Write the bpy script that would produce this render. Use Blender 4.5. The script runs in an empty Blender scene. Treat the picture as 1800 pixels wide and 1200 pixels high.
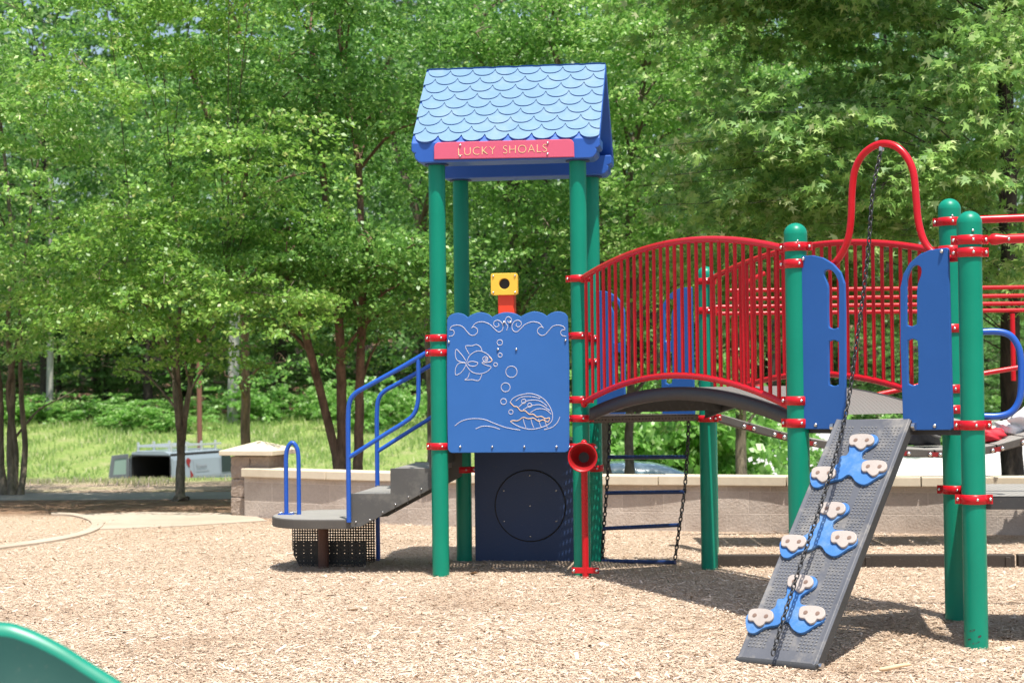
import bpy, bmesh, math, random
import numpy as np
from mathutils import Vector, Matrix
R = math.radians
sc = bpy.context.scene
# ------------------------------------------------------------------ camera
F, PITCH, ROLL, EYE = 3013.85, .0202, -.0113, 1.4918     # F in pixels of an 1800 px wide frame
fw = np.array([0, math.cos(PITCH), math.sin(PITCH)]); r0 = np.array([1, 0, 0.]); u0 = np.cross(r0, fw)
rt = math.cos(ROLL)*r0 + math.sin(ROLL)*u0
up = -math.sin(ROLL)*r0 + math.cos(ROLL)*u0
cam = bpy.data.cameras.new('camera'); cam.lens = F/1800*36; cam.sensor_width = 36; cam.sensor_fit = 'HORIZONTAL'
cam.clip_start = .1; cam.clip_end = 2000
cam.dof.use_dof = True; cam.dof.focus_distance = 10.2; cam.dof.aperture_fstop = 4.6
camo = bpy.data.objects.new('camera', cam); sc.collection.objects.link(camo)
camo.matrix_world = Matrix(((rt[0], up[0], -fw[0], 0), (rt[1], up[1], -fw[1], 0), (rt[2], up[2], -fw[2], EYE), (0, 0, 0, 1)))
sc.camera = camo
# ------------------------------------------------------------------ light
SUN_EL, SHX, SHY = 71, -.32, 1.0          # shadows fall away from the camera, a little to the left
w = bpy.data.worlds.new('World'); sc.world = w; w.use_nodes = True
nt = w.node_tree; bg = nt.nodes['Background']; sky = nt.nodes.new('ShaderNodeTexSky')
sky.sky_type = 'NISHITA'; sky.sun_disc = False; sky.sun_elevation = R(SUN_EL)
az = math.atan2(-SHX, -SHY)               # compass bearing of the sun from +Y, clockwise
sky.sun_rotation = az; sky.dust_density = 2.5; sky.air_density = 1.2
nt.links.new(sky.outputs[0], bg.inputs[0]); bg.inputs[1].default_value = .12
sun = bpy.data.lights.new('sun', 'SUN'); sun.energy = 5.0; sun.angle = R(.53); sun.color = (1, .95, .87)
suno = bpy.data.objects.new('sun', sun); sc.collection.objects.link(suno)
h = math.hypot(SHX, SHY)
sd = Vector((SHX/h*math.cos(R(SUN_EL)), SHY/h*math.cos(R(SUN_EL)), -math.sin(R(SUN_EL))))
suno.rotation_euler = sd.to_track_quat('-Z', 'Y').to_euler(); suno.location = (-5, -20, 40)
sc.view_settings.view_transform = 'Standard'; sc.view_settings.look = 'None'
sc.view_settings.exposure = .60; sc.view_settings.gamma = 1
sc.cycles.use_denoising = True; sc.cycles.max_bounces = 7; sc.cycles.diffuse_bounces = 3
sc.cycles.glossy_bounces = 3; sc.cycles.transmission_bounces = 5; sc.cycles.transparent_max_bounces = 10
sc.cycles.sample_clamp_indirect = 6

# ------------------------------------------------------------------ geometry helpers
def ray(U, V): return fw + rt*(U-900)/F - up*(V-600)/F
def on_z(U, V, z=0.):
    d = ray(U, V); t = (z-EYE)/d[2]; return (d[0]*t, d[1]*t, z)
def on_y(U, V, y):
    d = ray(U, V); t = y/d[1]; return (d[0]*t, y, EYE+d[2]*t)
def on_wall(U, V, p, q):                   # vertical plane through p and q -> (metres along it, height)
    p = np.array(p[:2], float); e = np.array(q[:2], float)-p; e /= np.linalg.norm(e); n = np.array([-e[1], e[0]])
    d = ray(U, V); t = (n@p)/(n@d[:2]); P = d[:2]*t
    return float((P-p)@e), float(EYE+d[2]*t)
def ground_h(x, y):
    x = np.asarray(x, float); y = np.asarray(y, float)
    ss = lambda a, b, t: (lambda k: k*k*(3-2*k))(np.clip((t-a)/(b-a), 0, 1))
    a = ss(-.02, .07, x/np.maximum(y, 1))
    left = -3.2*ss(24.6, 56, y) + 2.7*ss(66, 93, y)
    right = -1.5*ss(23.5, 31, y)
    z = left*(1-a) + right*a
    z = z + 9*ss(120, 185, y)
    berm = .02*ss(22.4, 24, y)*(1-ss(24.6, 26, y))
    return z + berm*(1-a)
class MB:
    def __init__(s): s.v = []; s.f = []; s.m = []; s.s = []
    def add(s, V, Fs, m=0, smooth=False):
        o = len(s.v); s.v += [tuple(map(float, p)) for p in V]
        for f in Fs: s.f.append([i+o for i in f]); s.m.append(m); s.s.append(smooth)
        return s
    def box(s, c, size, ax=None, m=0):
        ax = ax or ((1, 0, 0), (0, 1, 0), (0, 0, 1)); c = np.array(c, float); A = [np.array(a, float)*h/2 for a, h in zip(ax, size)]
        V = [c+i*A[0]+j*A[1]+k*A[2] for k in (-1, 1) for j in (-1, 1) for i in (-1, 1)]
        return s.add(V, [(0, 2, 3, 1), (4, 5, 7, 6), (0, 1, 5, 4), (2, 6, 7, 3), (0, 4, 6, 2), (1, 3, 7, 5)], m)
    def prism(s, poly, z0, z1, m=0):       # poly in XY
        n = len(poly); V = [(x, y, z0) for x, y in poly]+[(x, y, z1) for x, y in poly]
        return s.add(V, [tuple(range(n))[::-1], tuple(range(n, 2*n))]+[(i, (i+1) % n, n+(i+1) % n, n+i) for i in range(n)], m)
    def extr(s, poly, vec, m=0, smooth=False):           # poly of 3-D points
        n = len(poly); P = [np.array(p, float) for p in poly]; vec = np.array(vec, float); V = P+[p+vec for p in P]
        s.add(V, [tuple(range(n))[::-1], tuple(range(n, 2*n))]+[(i, (i+1) % n, n+(i+1) % n, n+i) for i in range(n)], m, smooth)
        return s
    def tube(s, pts, r, n=10, m=0, caps=True, smooth=True):
        P = [Vector(p) for p in pts]; k = len(P)
        r = [r]*k if isinstance(r, (int, float)) else r
        T = [(P[min(i+1, k-1)]-P[max(i-1, 0)]).normalized() for i in range(k)]
        a = T[0].orthogonal().normalized(); V = []
        for i in range(k):
            a = (a-T[i]*a.dot(T[i])).normalized(); b = T[i].cross(a)
            V += [P[i]+(a*math.cos(t)+b*math.sin(t))*r[i] for t in [2*math.pi*j/n for j in range(n)]]
        Fs = [(i*n+j, i*n+(j+1) % n, (i+1)*n+(j+1) % n, (i+1)*n+j) for i in range(k-1) for j in range(n)]
        s.add(V, Fs, m, smooth)
        if caps:
            s.add(V[:n], [tuple(range(n))[::-1]], m); s.add(V[-n:], [tuple(range(n))], m)
        return s
    def ring(s, c, ax, r, rr, n=10, k=5, m=0, sx=1, axb=None):   # torus; ax = normal
        ax = Vector(ax).normalized(); a = Vector(axb).normalized() if axb is not None else ax.orthogonal().normalized()
        a = (a-ax*a.dot(ax)).normalized(); b = ax.cross(a); c = Vector(c); V = []
        for i in range(n):
            t = 2*math.pi*i/n; d = a*math.cos(t)*sx+b*math.sin(t); dn = d.normalized()
            for j in range(k):
                q = 2*math.pi*j/k; V.append(c+d*r+(dn*math.cos(q)+ax*math.sin(q))*rr)
        return s.add(V, [(i*k+j, ((i+1) % n)*k+j, ((i+1) % n)*k+(j+1) % k, i*k+(j+1) % k) for i in range(n) for j in range(k)], m, True)
    def ball(s, c, r, m=0, n=10, k=6, sc_=(1, 1, 1)):
        V = []; c = np.array(c, float)
        for i in range(k+1):
            t = math.pi*i/k
            for j in range(n):
                q = 2*math.pi*j/n; V.append(c+np.array([math.sin(t)*math.cos(q)*sc_[0], math.sin(t)*math.sin(q)*sc_[1], math.cos(t)*sc_[2]])*r)
        return s.add(V, [(i*n+j, (i+1)*n+j, (i+1)*n+(j+1) % n, i*n+(j+1) % n) for i in range(k) for j in range(n)], m, True)
    def build(s, name, mats, parent=None, bevel=0, seg=2):
        me = bpy.data.meshes.new(name); o_ = ORG.get(parent.name, (0, 0, 0)) if parent else (0, 0, 0)
        V = [(a-o_[0], b-o_[1], c-o_[2]) for a, b, c in s.v]
        me.from_pydata(V, [], s.f); me.update()
        for m_ in (mats if isinstance(mats, (list, tuple)) else [mats]): me.materials.append(m_)
        me.polygons.foreach_set('material_index', s.m); me.polygons.foreach_set('use_smooth', s.s)
        return link(name, me, parent, bevel, seg)
ORG = {}
def link(name, me, parent=None, bevel=0, seg=2):
    o = bpy.data.objects.new(name, me); sc.collection.objects.link(o)
    if parent: o.parent = parent; ORG[o.name] = ORG[parent.name]
    if bevel:
        b = o.modifiers.new('bevel', 'BEVEL'); b.width = bevel; b.segments = seg; b.limit_method = 'ANGLE'; b.angle_limit = R(40); b.harden_normals = False
    return o
def thing(name, label, cat, loc=(0, 0, 0), group=None):
    o = bpy.data.objects.new(name, None); sc.collection.objects.link(o); o.location = loc; o.empty_display_size = .2
    ORG[o.name] = tuple(loc); return tag(o, label, cat, group)
def tag(o, label, cat, group=None, kind=None):
    if label: o['label'] = label
    if cat: o['category'] = cat
    if group: o['group'] = group
    if kind: o['kind'] = kind
    return o
def copy_tree(o, parent=None):
    c = o.copy(); sc.collection.objects.link(c)
    if parent: c.parent = parent
    for ch in list(o.children): copy_tree(ch, c)
    return c
def cr(pts, n=6, closed=False):            # Catmull-Rom smoothing
    P = [np.array(p, float) for p in pts]; k = len(P); out = []
    rng_ = range(k if closed else k-1)
    for i in rng_:
        if closed: a, b, c, d = P[(i-1) % k], P[i], P[(i+1) % k], P[(i+2) % k]
        else: a, b, c, d = P[max(i-1, 0)], P[i], P[i+1], P[min(i+2, k-1)]
        for j in range(n):
            t = j/n; out.append(.5*((2*b)+(-a+c)*t+(2*a-5*b+4*c-d)*t*t+(-a+3*b-3*c+d)*t**3))
    if not closed: out.append(P[-1])
    return out
def flat_mesh(cu, M, org):
    o = bpy.data.objects.new('tmp', cu); sc.collection.objects.link(o)
    dg = bpy.context.evaluated_depsgraph_get(); dg.update()
    me = bpy.data.meshes.new_from_object(o.evaluated_get(dg), depsgraph=dg)
    bpy.data.objects.remove(o); me.transform(M); me.transform(Matrix.Translation([-v for v in org])); return me
def frame(o, e1, e2):                      # matrix taking (a, b, c) to o + a e1 + b e2 + c n
    e1 = Vector(e1).normalized(); e2 = Vector(e2).normalized(); n = e1.cross(e2).normalized()
    return Matrix(((e1.x, e2.x, n.x, o[0]), (e1.y, e2.y, n.y, o[1]), (e1.z, e2.z, n.z, o[2]), (0, 0, 0, 1)))
def plate(name, loops, th, M, mat, parent, bev=.004):
    cu = bpy.data.curves.new('c', 'CURVE'); cu.dimensions = '2D'; cu.fill_mode = 'BOTH'
    for lp in loops:
        sp = cu.splines.new('POLY'); sp.points.add(len(lp)-1); sp.use_cyclic_u = True
        for p, q in zip(sp.points, lp): p.co = (q[0], q[1], 0, 1)
    cu.extrude = th/2-bev; cu.bevel_depth = bev; cu.bevel_resolution = 1
    me = flat_mesh(cu, M, ORG[parent.name] if parent else (0, 0, 0)); me.name = name; me.materials.clear(); me.materials.append(mat)
    for p in me.polygons: p.use_smooth = False
    return link(name, me, parent)
def lettering(name, txt, size, M, mat, parent, th=.002, off=0, spacing=1., sx=1.):
    cu = bpy.data.curves.new('t', 'FONT'); cu.body = txt; cu.size = size; cu.extrude = th; cu.align_x = 'CENTER'; cu.align_y = 'CENTER'
    cu.offset = off; cu.space_character = spacing
    me = flat_mesh(cu, M@Matrix.Diagonal((sx, 1, 1, 1)), ORG[parent.name]); me.name = name; me.materials.clear(); me.materials.append(mat)
    return link(name, me, parent)

# ------------------------------------------------------------------ materials
def nodes(name):
    m = bpy.data.materials.new(name); m.use_nodes = True; t = m.node_tree; return m, t, t.nodes['Principled BSDF']
def N(t, k, **kw):
    n = t.nodes.new(k)
    for a, b in kw.items():
        if a in n.inputs: n.inputs[a].default_value = b
        else: setattr(n, a, b)
    return n
def noise(t, scale, det=4, src=None, rough=.6):
    tc = N(t, 'ShaderNodeTexCoord'); n = N(t, 'ShaderNodeTexNoise'); n.inputs['Scale'].default_value = scale
    n.inputs['Detail'].default_value = det; n.inputs['Roughness'].default_value = rough
    t.links.new(tc.outputs['Object'] if src is None else src, n.inputs['Vector']); return n
def ramp(t, src, stops):
    r = N(t, 'ShaderNodeValToRGB'); e = r.color_ramp.elements
    while len(e) < len(stops): e.new(.5)
    for i, (p, c) in enumerate(stops): e[i].position = p; e[i].color = (*c, 1)
    t.links.new(src, r.inputs[0]); return r
def mixc(t, a, b, f, mode='MIX'):
    m = N(t, 'ShaderNodeMix', data_type='RGBA', blend_type=mode)
    for s_, v in ((0, f), (6, a), (7, b)):
        if hasattr(v, 'links') or hasattr(v, 'is_linked'): t.links.new(v, m.inputs[s_])
        else: m.inputs[s_].default_value = v if s_ == 0 else (*v, 1)
    return m.outputs[2]
def bump(t, p, src, s=.3, d=.01):
    b = N(t, 'ShaderNodeBump'); b.inputs['Strength'].default_value = s; b.inputs['Distance'].default_value = d
    t.links.new(src, b.inputs['Height']); t.links.new(b.outputs[0], p.inputs['Normal'])
def paint(name, col, rough=.35, wear=.12, dirt=(.25, .22, .17), metal=0, coat=0, bumps=.0, spec=.5):
    m, t, p = nodes(name)
    n1 = noise(t, 3.5, 5); n2 = noise(t, 60, 3)
    c = mixc(t, tuple(min(1, x*(1-wear)) for x in col), tuple(min(1, x*(1+wear)+.01*wear) for x in col), n1.outputs[0])
    r = ramp(t, n2.outputs[0], [(.62, (0, 0, 0)), (.78, (1, 1, 1))]); k = N(t, 'ShaderNodeMath', operation='MULTIPLY'); k.inputs[1].default_value = wear
    t.links.new(r.outputs[0], k.inputs[0]); c = mixc(t, c, dirt, k.outputs[0])
    t.links.new(c, p.inputs['Base Color']); p.inputs['Metallic'].default_value = metal
    rr = N(t, 'ShaderNodeMapRange'); rr.inputs[3].default_value = rough-.07; rr.inputs[4].default_value = rough+.12
    t.links.new(n1.outputs[0], rr.inputs[0]); t.links.new(rr.outputs[0], p.inputs['Roughness'])
    p.inputs['Specular IOR Level'].default_value = spec
    if coat: p.inputs['Coat Weight'].default_value = coat
    if bumps: bump(t, p, n2.outputs[0], bumps, .003)
    return m
M_GREEN = paint('green_powder_coat', (.001, .22, .14), .33, .14, dirt=(.05, .3, .2), spec=.3)
M_RED = paint('red_powder_coat', (.50, .006, .014), .26, .08, dirt=(.5, .1, .1), spec=.38)
M_BLUE = paint('blue_board', (.030, .13, .40), .45, .07, dirt=(.1, .2, .45), spec=.3)
M_BLUEG = paint('deep_blue_board', (.020, .10, .34), .45, .1, dirt=(.1, .2, .4), spec=.3)
M_BLUET = paint('blue_pipe', (.012, .085, .42), .3, .1)
M_ROOFT = paint('faded_sunlit_shingles', (.12, .23, .345), .5, .12, dirt=(.16, .2, .2))  # pale partly from fading, partly from full sunlight put into the colour
M_ROOF = paint('blue_moulded_plastic', (.02, .10, .42), .4, .08)
M_PINK = paint('pink_red_sign', (.62, .10, .18), .5, .06)
M_CREAM = paint('pale_yellow_letters', (.85, .72, .35), .6, .02)
M_ENGR = paint('pale_engraving', (.62, .60, .66), .6, .1)
M_ENGO = paint('orange_engraving', (.75, .50, .28), .6, .1)
M_STEEL = paint('steel_bolt', (.62, .62, .62), .25, .1, metal=1)
M_YEL = paint('yellow_plastic', (.80, .48, .05), .4, .06)
M_ORED = paint('orange_red_plastic', (.75, .05, .015), .4, .08)
M_BLACK = paint('black_opening', (.008, .008, .009), .5, .0)
M_NAVY = paint('navy_board', (.018, .045, .13), .5, .15)
M_GREYP = paint('grey_vinyl', (.078, .078, .076), .5, .22, bumps=.2)
M_DKRUB = paint('dark_rubber_edge', (.035, .036, .038), .5, .25, bumps=.15)
M_BEIGE = paint('beige_hand_hold', (.37, .325, .295), .6, .2, bumps=.3)
M_LBLUE = paint('bright_blue_board', (.05, .165, .42), .5, .22, spec=.3)
M_CHAIN = paint('black_coated_chain', (.02, .021, .023), .32, .2)
M_RUST = paint('rusty_brown_post', (.09, .035, .022), .6, .3)
M_TEAL = paint('green_slide_plastic', (.004, .22, .14), .35, .12)
M_TEALSH = paint('shaded_green_slide', (.012, .065, .05), .4, .25)  # darker green for the chute inside, its shade put into the colour
M_VAN = paint('white_van_paint', (.24, .29, .32), .3, .05, coat=.4)
M_DARK = paint('dark_interior', (.01, .01, .01), .8, .1)
M_ALU = paint('aluminium', (.6, .63, .65), .35, .1, metal=.6)
M_GLASS = paint('dark_glass', (.015, .03, .028), .08, 0)
M_DRED = paint('dark_red_emblem', (.22, .01, .012), .4, 0)
M_GTXT = paint('grey_lettering', (.25, .28, .30), .5, 0)
M_TYRE = paint('tyre_rubber', (.02, .02, .02), .8, .1)
M_CAR = paint('pale_blue_car_paint', (.30, .42, .50), .15, .03, coat=.6)
M_TIMB = paint('dark_border_timber', (.035, .026, .02), .8, .35, bumps=.6)
M_POLE = paint('brown_pole_paint', (.20, .085, .055), .5, .1)
M_REDBAG = paint('red_cloth', (.55, .015, .03), .6, .1)
M_WHITE = paint('white_cloth', (.75, .76, .78), .6, .05)
M_LGREEN = paint('light_green_print', (.15, .45, .08), .6, .1)
M_BLKBAG = paint('black_bag_cloth', (.012, .013, .018), .5, .2)
def perforated(name, col, pitch=.024, rad=.3, rough=.5, axes=(0, 1)):
    m, t, p = nodes(name); p.inputs['Base Color'].default_value = (*col, 1); p.inputs['Roughness'].default_value = rough
    tc = N(t, 'ShaderNodeTexCoord'); sx = N(t, 'ShaderNodeSeparateXYZ'); t.links.new(tc.outputs['Object'], sx.inputs[0]); ds = []
    for a in axes:
        d = N(t, 'ShaderNodeMath', operation='DIVIDE'); d.inputs[1].default_value = pitch; t.links.new(sx.outputs[a], d.inputs[0])
        fr = N(t, 'ShaderNodeMath', operation='FRACT'); t.links.new(d.outputs[0], fr.inputs[0])
        su = N(t, 'ShaderNodeMath', operation='SUBTRACT'); su.inputs[1].default_value = .5; t.links.new(fr.outputs[0], su.inputs[0])
        sq = N(t, 'ShaderNodeMath', operation='POWER'); sq.inputs[1].default_value = 2; t.links.new(su.outputs[0], sq.inputs[0]); ds.append(sq)
    ad = N(t, 'ShaderNodeMath', operation='ADD'); t.links.new(ds[0].outputs[0], ad.inputs[0]); t.links.new(ds[1].outputs[0], ad.inputs[1])
    gt = N(t, 'ShaderNodeMath', operation='GREATER_THAN'); gt.inputs[1].default_value = rad*rad; t.links.new(ad.outputs[0], gt.inputs[0])
    t.links.new(gt.outputs[0], p.inputs['Alpha']); return m
M_PERF = perforated('perforated_brown_deck', (.055, .04, .03), .026, .22)
M_PERFG = perforated('perforated_grey_deck', (.17, .165, .155), .026, .11)
M_PERFK = perforated('perforated_black_skirt', (.012, .012, .013), .021, .26, axes=(0, 2))
M_PERFK2 = perforated('perforated_black_base', (.012, .012, .013), .03, .14, axes=(0, 2))
M_PERFV = perforated('perforated_dark_deck_side', (.030, .021, .015), .026, .2, axes=(0, 2))
def ribbed(name, col, pitch, ang):
    m, t, p = nodes(name); tc = N(t, 'ShaderNodeTexCoord'); mp = N(t, 'ShaderNodeMapping'); mp.inputs['Rotation'].default_value = (0, 0, ang)
    t.links.new(tc.outputs['Object'], mp.inputs[0]); wv = N(t, 'ShaderNodeTexWave'); wv.inputs['Scale'].default_value = 1/pitch/3.14*.5*3.14/ (math.pi)
    wv.inputs['Distortion'].default_value = .3; t.links.new(mp.outputs[0], wv.inputs[0])
    n1 = noise(t, 5, 5); c = mixc(t, tuple(x*.8 for x in col), tuple(x*1.2 for x in col), n1.outputs[0]); t.links.new(c, p.inputs['Base Color'])
    p.inputs['Roughness'].default_value = .6; bump(t, p, wv.outputs[0], .6, .006); return m
M_RIBBED = ribbed('ribbed_grey_tread', (.27, .26, .24), .02, .5)

def chips_ground():
    m, t, p = nodes('wood_chip_ground')
    tc = N(t, 'ShaderNodeTexCoord'); g = N(t, 'ShaderNodeAttribute', attribute_name='grass'); d = N(t, 'ShaderNodeAttribute', attribute_name='soil')
    v = N(t, 'ShaderNodeTexVoronoi'); v.inputs['Scale'].default_value = 75; t.links.new(tc.outputs['Object'], v.inputs['Vector'])
    n1 = noise(t, 70, 4); n2 = noise(t, .9, 5); n3 = noise(t, 7, 5)
    chip = ramp(t, v.outputs['Color'], [(.0, (.34, .24, .16)), (.35, (.50, .375, .27)), (.7, (.60, .47, .35)), (1, (.70, .59, .47))])
    dk = ramp(t, n1.outputs[0], [(.28, (.35, .25, .18)), (.45, (.95, .95, .95)), (1, (1, 1, 1))])
    c = mixc(t, chip.outputs[0], dk.outputs[0], .75, 'MULTIPLY')
    soil = ramp(t, n3.outputs[0], [(.3, (.16, .085, .05)), (.55, (.30, .19, .12)), (.75, (.42, .31, .21))])
    c = mixc(t, c, soil.outputs[0], d.outputs['Fac'])
    gr = ramp(t, n3.outputs[0], [(.3, (.13, .22, .05)), (.5, (.22, .31, .08)), (.7, (.36, .38, .16))])
    ga = N(t, 'ShaderNodeMath', operation='ADD'); t.links.new(g.outputs['Fac'], ga.inputs[0])
    gm = N(t, 'ShaderNodeMapRange'); gm.inputs[1].default_value = .3; gm.inputs[2].default_value = .7; gm.inputs[3].default_value = -.35; gm.inputs[4].default_value = .35
    t.links.new(n2.outputs[0], gm.inputs[0])
    mm = N(t, 'ShaderNodeMath', operation='MULTIPLY'); s1 = N(t, 'ShaderNodeMath', operation='GREATER_THAN'); s1.inputs[1].default_value = .01
    t.links.new(g.outputs['Fac'], s1.inputs[0]); t.links.new(gm.outputs[0], mm.inputs[0]); t.links.new(s1.outputs[0], mm.inputs[1])
    t.links.new(mm.outputs[0], ga.inputs[1]); ga.use_clamp = True
    c = mixc(t, c, gr.outputs[0], ga.outputs[0]); t.links.new(c, p.inputs['Base Color']); p.inputs['Roughness'].default_value = .9
    p.inputs['Specular IOR Level'].default_value = .15
    bump(t, p, v.outputs['Distance'], .9, .02); return m
M_GROUND = chips_ground()
def per_island(name, stops, rough=.7, trans=None, tf=.4, spec=.3, hue=0):
    m, t, p = nodes(name); g = N(t, 'ShaderNodeNewGeometry'); r = ramp(t, g.outputs['Random Per Island'], stops)
    t.links.new(r.outputs[0], p.inputs['Base Color']); p.inputs['Roughness'].default_value = rough; p.inputs['Specular IOR Level'].default_value = spec
    if trans:
        out = t.nodes['Material Output']; tr = N(t, 'ShaderNodeBsdfTranslucent'); r2 = ramp(t, g.outputs['Random Per Island'], trans)
        t.links.new(r2.outputs[0], tr.inputs[0]); mx = N(t, 'ShaderNodeMixShader'); mx.inputs[0].default_value = tf
        t.links.new(p.outputs[0], mx.inputs[1]); t.links.new(tr.outputs[0], mx.inputs[2]); t.links.new(mx.outputs[0], out.inputs[0])
    return m
M_CHIP = per_island('wood_chips', [(0, (.22, .14, .09)), (.05, (.42, .30, .20)), (.3, (.56, .44, .33)), (.85, (.65, .53, .42)), (1, (.78, .69, .59))], .8, spec=.15)
def damp(mat):                              # kicked-out and damp patches tint both chips and ground
    t = mat.node_tree; p = t.nodes['Principled BSDF']; src = p.inputs['Base Color'].links[0].from_socket
    n1 = noise(t, .75, 6, rough=.62); r = ramp(t, n1.outputs[0], [(.30, (.58, .50, .43)), (.46, (.93, .91, .89)), (.60, (1, 1, 1))]); n2 = noise(t, 3.2, 5)
    r2 = ramp(t, n2.outputs[0], [(.3, (.80, .76, .72)), (.5, (1, 1, 1))])
    c = mixc(t, src, r.outputs[0], .8, 'MULTIPLY'); c = mixc(t, c, r2.outputs[0], .6, 'MULTIPLY'); t.links.new(c, p.inputs['Base Color'])
damp(M_CHIP)
def leafmat(name, a, b, c, tf=.36, rough=.42, spec=.6):
    k = 2.0
    a, b, c = [(q_[0], q_[1], q_[2]*1.3) for q_ in (a, b, c)]; e = (c[0]*1.8, c[1]*1.4, c[2]*2.3); st = [(0, a), (.5, b), (.84, c), (1, e)]  # palest stop puts sun highlights into the colour of a few leaves
    return per_island(name, st, rough, [(p_, tuple(min(.9, x*k) for x in q_)) for p_, q_ in st], tf, spec)
M_LEAF = leafmat('fresh_green_leaves', (.10, .22, .025), (.155, .31, .036), (.24, .41, .06))
M_LEAFY = leafmat('sunny_yellow_green_leaves', (.12, .26, .038), (.19, .37, .055), (.31, .48, .10))
M_LEAFD = leafmat('mid_green_leaves', (.08, .19, .028), (.115, .26, .038), (.19, .36, .055))
M_LEAFS = leafmat('star_leaves', (.11, .23, .045), (.19, .34, .06), (.30, .45, .10), .3, .48, .35)
M_LEAFW = leafmat('woodland_leaves', (.06, .15, .024), (.085, .20, .033), (.13, .26, .05), .4)
M_LEAFU = leafmat('undergrowth_leaves', (.11, .25, .035), (.16, .33, .05), (.22, .40, .08), .4)
def bark(name, a, b, sc_=14):
    m, t, p = nodes(name); n1 = noise(t, sc_, 8, rough=.7); mp = N(t, 'ShaderNodeMapping'); mp.inputs['Scale'].default_value = (1, 1, .25)
    tc = N(t, 'ShaderNodeTexCoord'); t.links.new(tc.outputs['Object'], mp.inputs[0]); t.links.new(mp.outputs[0], n1.inputs['Vector'])
    r = ramp(t, n1.outputs[0], [(.3, a), (.7, b)]); t.links.new(r.outputs[0], p.inputs['Base Color']); p.inputs['Roughness'].default_value = .9
    bump(t, p, n1.outputs[0], .9, .03); return m
M_BARKR = bark('reddish_brown_bark', (.075, .048, .033), (.33, .20, .14))
M_BARKG = bark('grey_brown_bark', (.06, .05, .035), (.26, .21, .15))
M_BARKP = bark('pale_grey_bark', (.22, .21, .19), (.48, .46, .42), 5)
M_DKPL = paint('dark_plank_side', (.075, .068, .06), .6, .25)
M_BARKD = bark('dark_bark', (.015, .013, .01), (.07, .055, .04))
def stone(name, a, b, scale=6, bs=.5, bd=.01):
    m, t, p = nodes(name); n1 = noise(t, scale, 8, rough=.7); n2 = noise(t, .8, 4)
    c = mixc(t, a, b, n1.outputs[0]); r = ramp(t, n2.outputs[0], [(.35, (.78, .76, .73)), (.65, (1, 1, 1))]); c = mixc(t, c, r.outputs[0], .8, 'MULTIPLY')
    t.links.new(c, p.inputs['Base Color']); p.inputs['Roughness'].default_value = .9; bump(t, p, n1.outputs[0], bs, bd); return m
M_CAP = stone('cream_cap_stone', (.55, .47, .35), (.72, .64, .50), 12, .3, .004)
M_SPLIT = stone('split_face_block', (.28, .21, .17), (.56, .46, .38), 18, 1.0, .05)
M_CONC = stone('pale_concrete', (.42, .38, .32), (.56, .52, .45), 30, .3, .004)
M_DUSTY = stone('dusty_concrete', (.38, .31, .24), (.53, .45, .36), 4, .3, .004)
M_PAVE = stone('bright_pavement', (.50, .49, .47), (.66, .65, .63), 3, .1, .01)
M_ASPH = stone('worn_asphalt', (.24, .21, .18), (.38, .34, .29), 5, .3, .004)
def blockwall():
    m, t, p = nodes('tan_block_wall'); uv = N(t, 'ShaderNodeUVMap'); br = N(t, 'ShaderNodeTexBrick')
    br.inputs['Scale'].default_value = 1; br.inputs['Brick Width'].default_value = .41; br.inputs['Row Height'].default_value = .205
    br.inputs['Mortar Size'].default_value = .0045; br.inputs['Mortar Smooth'].default_value = .4; br.inputs['Bias'].default_value = .1
    br.inputs[1].default_value = (.45, .38, .325, 1); br.inputs[2].default_value = (.53, .455, .39, 1); br.inputs[3].default_value = (.60, .52, .45, 1)
    t.links.new(uv.outputs[0], br.inputs[0]); n1 = noise(t, 2.2, 6); n2 = noise(t, 45, 5)
    r = ramp(t, n1.outputs[0], [(.34, (.70, .66, .63)), (.56, (1, 1, 1))]); c = mixc(t, br.outputs[0], r.outputs[0], .7, 'MULTIPLY')
    r2 = ramp(t, n2.outputs[0], [(.3, (.8, .8, .8)), (.6, (1, 1, 1))]); c = mixc(t, c, r2.outputs[0], .6, 'MULTIPLY')
    t.links.new(c, p.inputs['Base Color']); p.inputs['Roughness'].default_value = .92
    b2 = N(t, 'ShaderNodeMath', operation='MULTIPLY_ADD'); b2.inputs[1].default_value = -.6; t.links.new(br.outputs['Fac'], b2.inputs[0]); t.links.new(n2.outputs[0], b2.inputs[2])
    bump(t, p, b2.outputs[0], .6, .012); return m
M_WALL = blockwall()

# ------------------------------------------------------------------ the setting: ground, paths, paving
def ground():
    ys = np.concatenate([np.arange(-6, 30, .4), np.arange(30, 120, 2.), np.arange(120, 420, 12)])
    ts = np.linspace(-1, 1, 121)
    V = []; gr = []; so = []
    for y in ys:
        half = 8+max(y, 0)*.62
        xs = ts*half; zs = ground_h(xs, np.full_like(xs, y))
        for x, z in zip(xs, zs):
            V.append((x, y, z))
            a = x/max(y, 1)
            g = 0.
            if y > 24.6: g = min(1, (y-24.6)/1.2)
            elif y > 23.2 and a < 0: g = .12
            s = min(1, max(0, (y-18.9)/.5)) if y < 23 else 0.
            if a > -.16 and y < 24: s = max(0, min(1, (y-17.5)))
            if y > 90: g = max(0, 1-(y-90)/4); s = min(1, (y-90)/4)
            gr.append(g); so.append(s)
    nx = len(ts); Fs = [(i*nx+j, i*nx+j+1, (i+1)*nx+j+1, (i+1)*nx+j) for i in range(len(ys)-1) for j in range(nx-1)]
    me = bpy.data.meshes.new('ground'); me.from_pydata(V, [], Fs)
    for nm, arr in (('grass', gr), ('soil', so)):
        at = me.attributes.new(nm, 'FLOAT', 'POINT'); at.data.foreach_set('value', arr)
    me.materials.append(M_GROUND); me.polygons.foreach_set('use_smooth', [True]*len(Fs))
    o = link('ground', me); o['kind'] = 'structure'
ground()
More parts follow.
